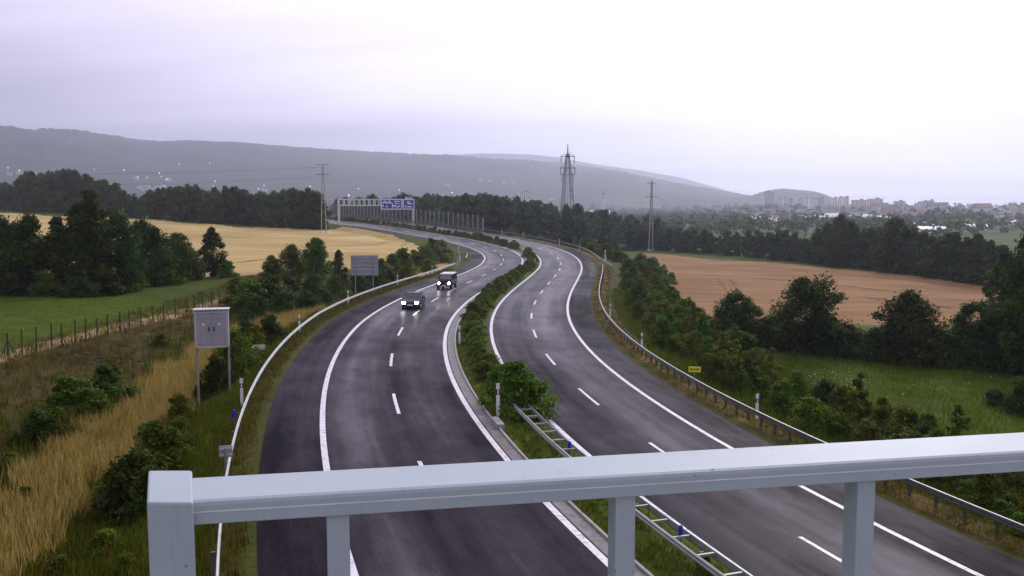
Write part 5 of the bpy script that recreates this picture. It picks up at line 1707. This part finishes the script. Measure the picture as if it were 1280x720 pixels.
# ------------------------------------------------------------------ town, halls, village
def block(px0, px1, py0, py1, r, label, mat, group, roof="roof_grey", floors=None, cols=None):
    """an apartment block with rows of recessed-looking windows, roof slab and stair heads"""
    A = (px0 + px1) / 2; d = pix_ray(A, py1); k = r / math.hypot(d.x, d.y)
    b = Vector((d.x * k, d.y * k, CAM_H + d.z * k))
    b.z = min(b.z, gz(b.x, b.y) + 30)
    W = (px1 - px0) * b.y / FPX; H = (py1 - py0) * b.y / FPX; D = 14.0
    t = thing("apartment_block", label, "apartment block", b, yaw_to_cam(b) + random.uniform(-0.2, 0.2), group)
    g0 = gz(b.x, b.y) - b.z - 1.0
    MB().box((0, D / 2, (H + min(g0, 0)) / 2), (W, D, H - min(g0, 0))).build("wall", mat, t)
    MB().box((0, D / 2, H + 0.3), (W + 0.6, D + 0.6, 0.6)).box((W * 0.15, D / 2, H + 1.6), (min(5, W * 0.4), 5, 2.2)).build("roof", roof, t)
    n = floors or max(2, int(H / 3)); c = cols or max(2, int(W / 3.6))
    wm = MB().box((0, 0, 0), (W / c * 0.55, 0.12, H / n * 0.5)).mesh("window", "window_dark")
    for i in range(n):
        for j in range(c):
            link("window", wm, t, (-W / 2 + W * (j + 0.5) / c, -0.02, H * (i + 0.5) / n))
def town():
    g = "apartment blocks of the town on the right horizon"
    L = [(956.5, 962, 240, 257, "render_grey"), (963.5, 967, 242, 257, "render_grey"), (972, 978, 249, 257, "render_white"), (979.5, 984, 248, 257, "render_white"), (985.5, 991, 249, 258, "render_pink"),
         (997, 1003, 249, 258, "render_white"), (1004, 1010, 248, 259, "render_white"), (1011.5, 1020, 249, 260, "render_white"), (1021.5, 1030, 248, 261, "render_grey"), (1040, 1046, 248, 263, "render_white"),
         (1047, 1052, 247, 263, "render_white"), (1053, 1060, 247, 264, "render_pink"), (1064, 1082, 250.5, 266, "render_pink"), (1084, 1101, 249, 267, "render_pink"), (1117, 1130, 252, 270, "render_pink"),
         (1143, 1151.5, 254, 262, "render_white"), (1152.5, 1160, 252, 263, "render_grey"), (1161, 1167, 251, 263, "render_grey"), (1168, 1184, 260, 267, "render_grey"), (1190, 1200, 262, 268, "render_grey"),
         (1205, 1216, 261, 268, "render_pink"), (1245, 1252, 260, 268, "render_white"), (1262, 1278, 264, 270, "render_grey")]
    look = {"render_white": "pale", "render_pink": "pinkish", "render_grey": "grey"}
    for i, (a, b, c, d, m) in enumerate(L):
        d += 3
        shape = "tall narrow" if (d - c) > 1.6 * (b - a) else ("wide low" if (b - a) > 1.4 * (d - c) else "middle-sized")
        where = (f"{ORD[i]} from the left in the town's skyline" if i < 11 else f"{ORD[len(L) - 1 - i]} from the right in the town's skyline")
        block(a, b, c, d, 1620 + 25 * (i % 4), f"{shape} {look[m]} apartment block, {where}", m, g)
    for i, (a, b, c, d, w) in enumerate(((649, 665, 233, 242, "left of the pylon above the bend"), (711.5, 717, 232.5, 242, "just right of the pylon"), (752, 757, 236, 243, "midway between pylon and the right-hand pole"))):
        block(a, b, c, d, 1500, f"hazy white apartment block {w}", "render_white", "hazy blocks in front of the ridge")
    for i, (a, b, c, d, m) in enumerate(((1033, 1039, 258, 268, "render_white"), (1062, 1072, 261, 271, "render_white"), (1092, 1103, 262, 272, "render_white"), (1107, 1115, 258, 270, "render_pink"), (1133, 1142, 259, 270, "render_white"), (1150, 1162, 264, 272, "render_white"), (1172, 1180, 265, 273, "render_pink"), (1222, 1236, 265, 272, "render_white"))):
        block(a, b, c, d, 1380 + 30 * (i % 3), f"{'pinkish' if m == 'render_pink' else 'pale'} apartment block, {ORD[i]} from the left in the row below the town's skyline", m, "nearer row of the town's apartment blocks")
    g = "pale industrial halls before the town"
    H = [(998, 1029, 268.5, 276, 720, "long pale hall behind the trees left of the prominent dark tree"), (940, 957, 271, 277, 760, "low white hall at the left end of the town's foot"), (958, 976, 272, 278, 700, "white hall left of the long pale hall"),
         (1030, 1046, 266.5, 272, 900, "small white hall above the long pale hall"), (1062, 1088, 268, 273.5, 880, "white roofed hall between the two dark trees below the town"), (1090, 1112, 269.5, 274, 860, "white roofed hall above the widest dark tree"),
         (1141, 1166, 277.5, 283, 620, "white roofed hall right of the widest dark tree"), (1150, 1182, 285, 290, 520, "low pale greenhouse-like hall right of the dark trees"), (1208, 1232, 282, 287, 600, "bright white roofed hall near the right frame edge"),
         (1246, 1268, 276, 280, 800, "low grey hall at the right frame edge below the horizon"), (738, 762, 263, 267, 650, "white roofed shed seen through the trees right of the pylon")]
    for a, b, c, d, r, lab in H:
        dd_ = pix_ray((a + b) / 2, d); k = r / math.hypot(dd_.x, dd_.y)
        p = Vector((dd_.x * k, dd_.y * k, 0)); zg = gz(p.x, p.y); zb = CAM_H + dd_.z * k
        top = (d - c) * p.y / FPX + zb - zg
        W = (b - a) * p.y / FPX; h = max(4.0, top); e = h * 0.62
        t = thing("industrial_hall", lab, "hall", (p.x, p.y, zg), yaw_to_cam(p) + random.uniform(-0.12, 0.12), g)
        MB().box((0, 7, e / 2 - 0.5), (W, 14, e + 1)).build("wall", "render_white", t)
        MB().prism([(-0.5, e), (7, h), (14.5, e)], -W / 2 - 0.4, W / 2 + 0.4).build("roof", "roof_pale", t)
        MB().box((0, -0.05, e * 0.6), (W * 0.85, 0.12, e * 0.22)).build("window_strip", "window_dark", t)
town()
def village():
    hm = (MB().box((0, 0, 2.2), (11, 9, 5.4)).mesh("wall", "render_white"), MB().prism([(-5.2, 4.9), (0, 8.6), (5.2, 4.9)], -6, 6).mesh("roof", "roof_grey"),
          MB().box((0, 0, 0), (1.6, 0.1, 1.5)).mesh("window", "window_dark"))
    hr_ = (hm[0], MB().prism([(-5.2, 4.9), (0, 8.6), (5.2, 4.9)], -6, 6).mesh("roof", "roof_red"), hm[2])
    for i, (px, py) in enumerate(((176, 236), (184, 235), (190, 237.5), (197, 236), (203, 234), (181, 239), (12, 219), (25, 218), (42, 220), (170, 224), (210, 226), (330, 240), (338, 247), (344, 243), (560, 233), (600, 226), (612, 227), (630, 229), (642, 229), (670, 252), (690, 250))):
        p = at(px, py)
        k = random.uniform(0.9, 1.35)
        t = thing("village_house", "tiny white gabled house among the haze on the slope below the ridge", "house", p, random.uniform(-0.5, 0.5), "village houses on the slope below the ridge")
        t.scale = (k, k, k)
        for n, m in zip(("wall", "roof"), (hm if i % 3 else hr_)): link(n, m, t)
        for x in (-2.6, 2.6): link("window", hm[2], t, (x, -4.53, 2.6))
    for i in range(34):
        px, py = 960 + 315 * ((i + random.random()) / 34), random.uniform(265, 280)
        p = at(px, py); k = random.uniform(0.9, 1.6)
        if p.length < 850: continue
        t = thing("town_house", "small pale house showing among the hazy trees at the foot of the town", "house", p, random.uniform(-0.6, 0.6), "houses at the foot of the town")
        t.scale = (k * random.uniform(0.9, 1.4), k, k)
        for n, m in zip(("wall", "roof"), (hm if i % 4 else hr_)): link(n, m, t)
        for x in (-2.6, 2.6): link("window", hm[2], t, (x, -4.53, 2.6))
    lm = (MB().tube((0, 0, -1), (0, 0, 9), 0.16, 0.12, 6).mesh("pole", "galvanised_dull_shaded"), MB().sphere((0, 0, 9.3), 0.85, 8).mesh("lamp", "lamp_glow"))
    for px, py in ((10, 211), (24, 214), (44, 217), (118, 213), (155, 214), (172, 222), (184, 223), (199, 218), (202, 222), (209, 225), (224, 207), (262, 206), (269, 228), (267, 234), (323, 237), (330, 233), (341, 245), (376, 240), (388, 234), (436, 244), (448, 237), (499, 239), (541, 247), (565, 242)):
        p = at(px, py, 9.3); k = max(0.5, min(1.5, p.y / 1700)); hp = 1.0
        if p.length < 700:      # a tall light mast on the plain
            d = pix_ray(px, py); q = 760 / math.hypot(d.x, d.y); z = CAM_H + d.z * q
            p = Vector((d.x * q, d.y * q, gz(d.x * q, d.y * q))); k = 0.55; hp = (z - p.z) / (9.3 * k)
        t = thing("street_lamp", "bright white street light glowing on the hazy slope below the ridge", "street lamp", p, 0, "lit street lamps below the ridge")
        t.scale = (k, k, k)
        po = link("pole", lm[0], t); l_ = link("lamp", lm[1], t)
        po.scale.z = hp; l_.location.z = 9.3 * (hp - 1)
village()

# ------------------------------------------------------------------ the bridge railing in the foreground
def railing():
    HR = 0.50; zt = CAM_H - HR
    A, B = at_z(240, 596.5, zt), at_z(1280, 542.5, zt)      # back upper edge
    C, D = at_z(244, 626.5, zt), at_z(1280, 564.5, zt)      # front upper edge
    ax = (D - C).normalized(); rz = math.atan2(ax.y, ax.x); nrm = Vector((-ax.y, ax.x, 0))
    w = (A - C).dot(nrm)
    PL, PR = at_z(183.5, 630, zt), at_z(241.5, 630.5, zt)
    o = PL.copy()
    t = thing("bridge_railing", "pale blue-grey painted steel railing of the bridge across the foreground", "railing", (o.x, o.y, CAM_H - 1.62), rz)
    def loc(p): d = p - o; return d.dot(ax), d.dot(nrm)
    zb = 1.62
    xr0 = min(loc(PR)[0], loc(at_z(240.2, 589.5, zt))[0]) - 0.006; yf = loc(C)[1]; yf2 = loc(D)[1]; yf = (yf + yf2) / 2
    zt_ = zb - HR
    length = loc(D)[0] + 1.6
    h = 0.043 * 1.0
    # the handrail: rounded top, a seam, a flat lower band
    f = yf
    prof = [(f + w, zt_ - h), (f + w, zt_ - 0.006), (f + w - 0.006, zt_), (f + 0.008, zt_), (f + 0.002, zt_ - 0.003), (f, zt_ - 0.009), (f, zt_ - 0.0185), (f + 0.0025, zt_ - 0.0195), (f + 0.0025, zt_ - 0.0205), (f + 0.001, zt_ - 0.0215), (f + 0.001, zt_ - h + 0.002), (f + 0.003, zt_ - h)]
    hr_ = MB().prism(prof, xr0, length).build("handrail", "rail_paint", t)
    MB().box(((xr0 + length) / 2, f + 0.0012, zt_ - 0.0200), (length - xr0, 0.0024, 0.0022)).build("seam", "rail_paint_groove", hr_)
    # corner post
    foot = [loc(at_z(a_, b_, zt)) for a_, b_ in ((183.5, 630), (241.8, 630.5), (240.2, 589.5), (185.5, 589.5))]
    m = MB()
    for z in (-0.15, zb - HR + 0.003):
        for (x, y) in foot: m.V.append((x, y, z))
    m.add([], []); m.F = [[3, 2, 1, 0], [4, 5, 6, 7], [0, 1, 5, 4], [1, 2, 6, 5], [2, 3, 7, 6], [3, 0, 4, 7]]; m.M = [0] * 6
    m.build("corner_post", "rail_paint", t, bevel=0.004)
    # uprights
    for px, py in ((422.5, 657), (782.0, 634), (1083.5, 609)):
        a_ = pix_ray(px, py); a_ = a_.x / a_.y
        base = o + nrm * (f + 0.012)
        x = (a_ * base.y - base.x) / (ax.x - a_ * ax.y)
        wd_ = 0.040
        MB().box((x, f + 0.012 + 0.024, (zt_ - h - 0.001) / 2 - 0.06), (wd_, 0.048, zt_ - h - 0.001 + 0.12)).build("upright", "rail_paint", t, bevel=0.002)
    # the deck the railing stands on
    dk = MB().box((2.0, -1.6, -0.45), (60, 3.9, 0.8)).build("bridge_deck", "concrete", None, t.location)
    dk.rotation_euler = (0, 0, rz); tag(dk, "concrete deck of the bridge under the railing", "bridge", kind="structure")
railing()

# ------------------------------------------------------------------ damp air
def haze():
    m = bpy.data.materials.new("haze_air"); m.use_nodes = True
    N, L = m.node_tree.nodes, m.node_tree.links
    N.remove(N["Principled BSDF"])
    v = N.new("ShaderNodeVolumePrincipled")
    v.inputs["Color"].default_value = (0.79, 0.855, 1.0, 1)
    v.inputs["Density"].default_value = HAZE
    v.inputs["Anisotropy"].default_value = 0.7
    L.new(v.outputs[0], N["Material Output"].inputs["Volume"])
    MATS["haze_air"] = m
    b = MB().box((0, 0, 245), (14000, 14000, 570))
    ob = b.build("haze", "haze_air")
    tag(ob, "thin bluish haze over the whole landscape", "haze", kind="stuff")
HAZE = 0.00024
haze()
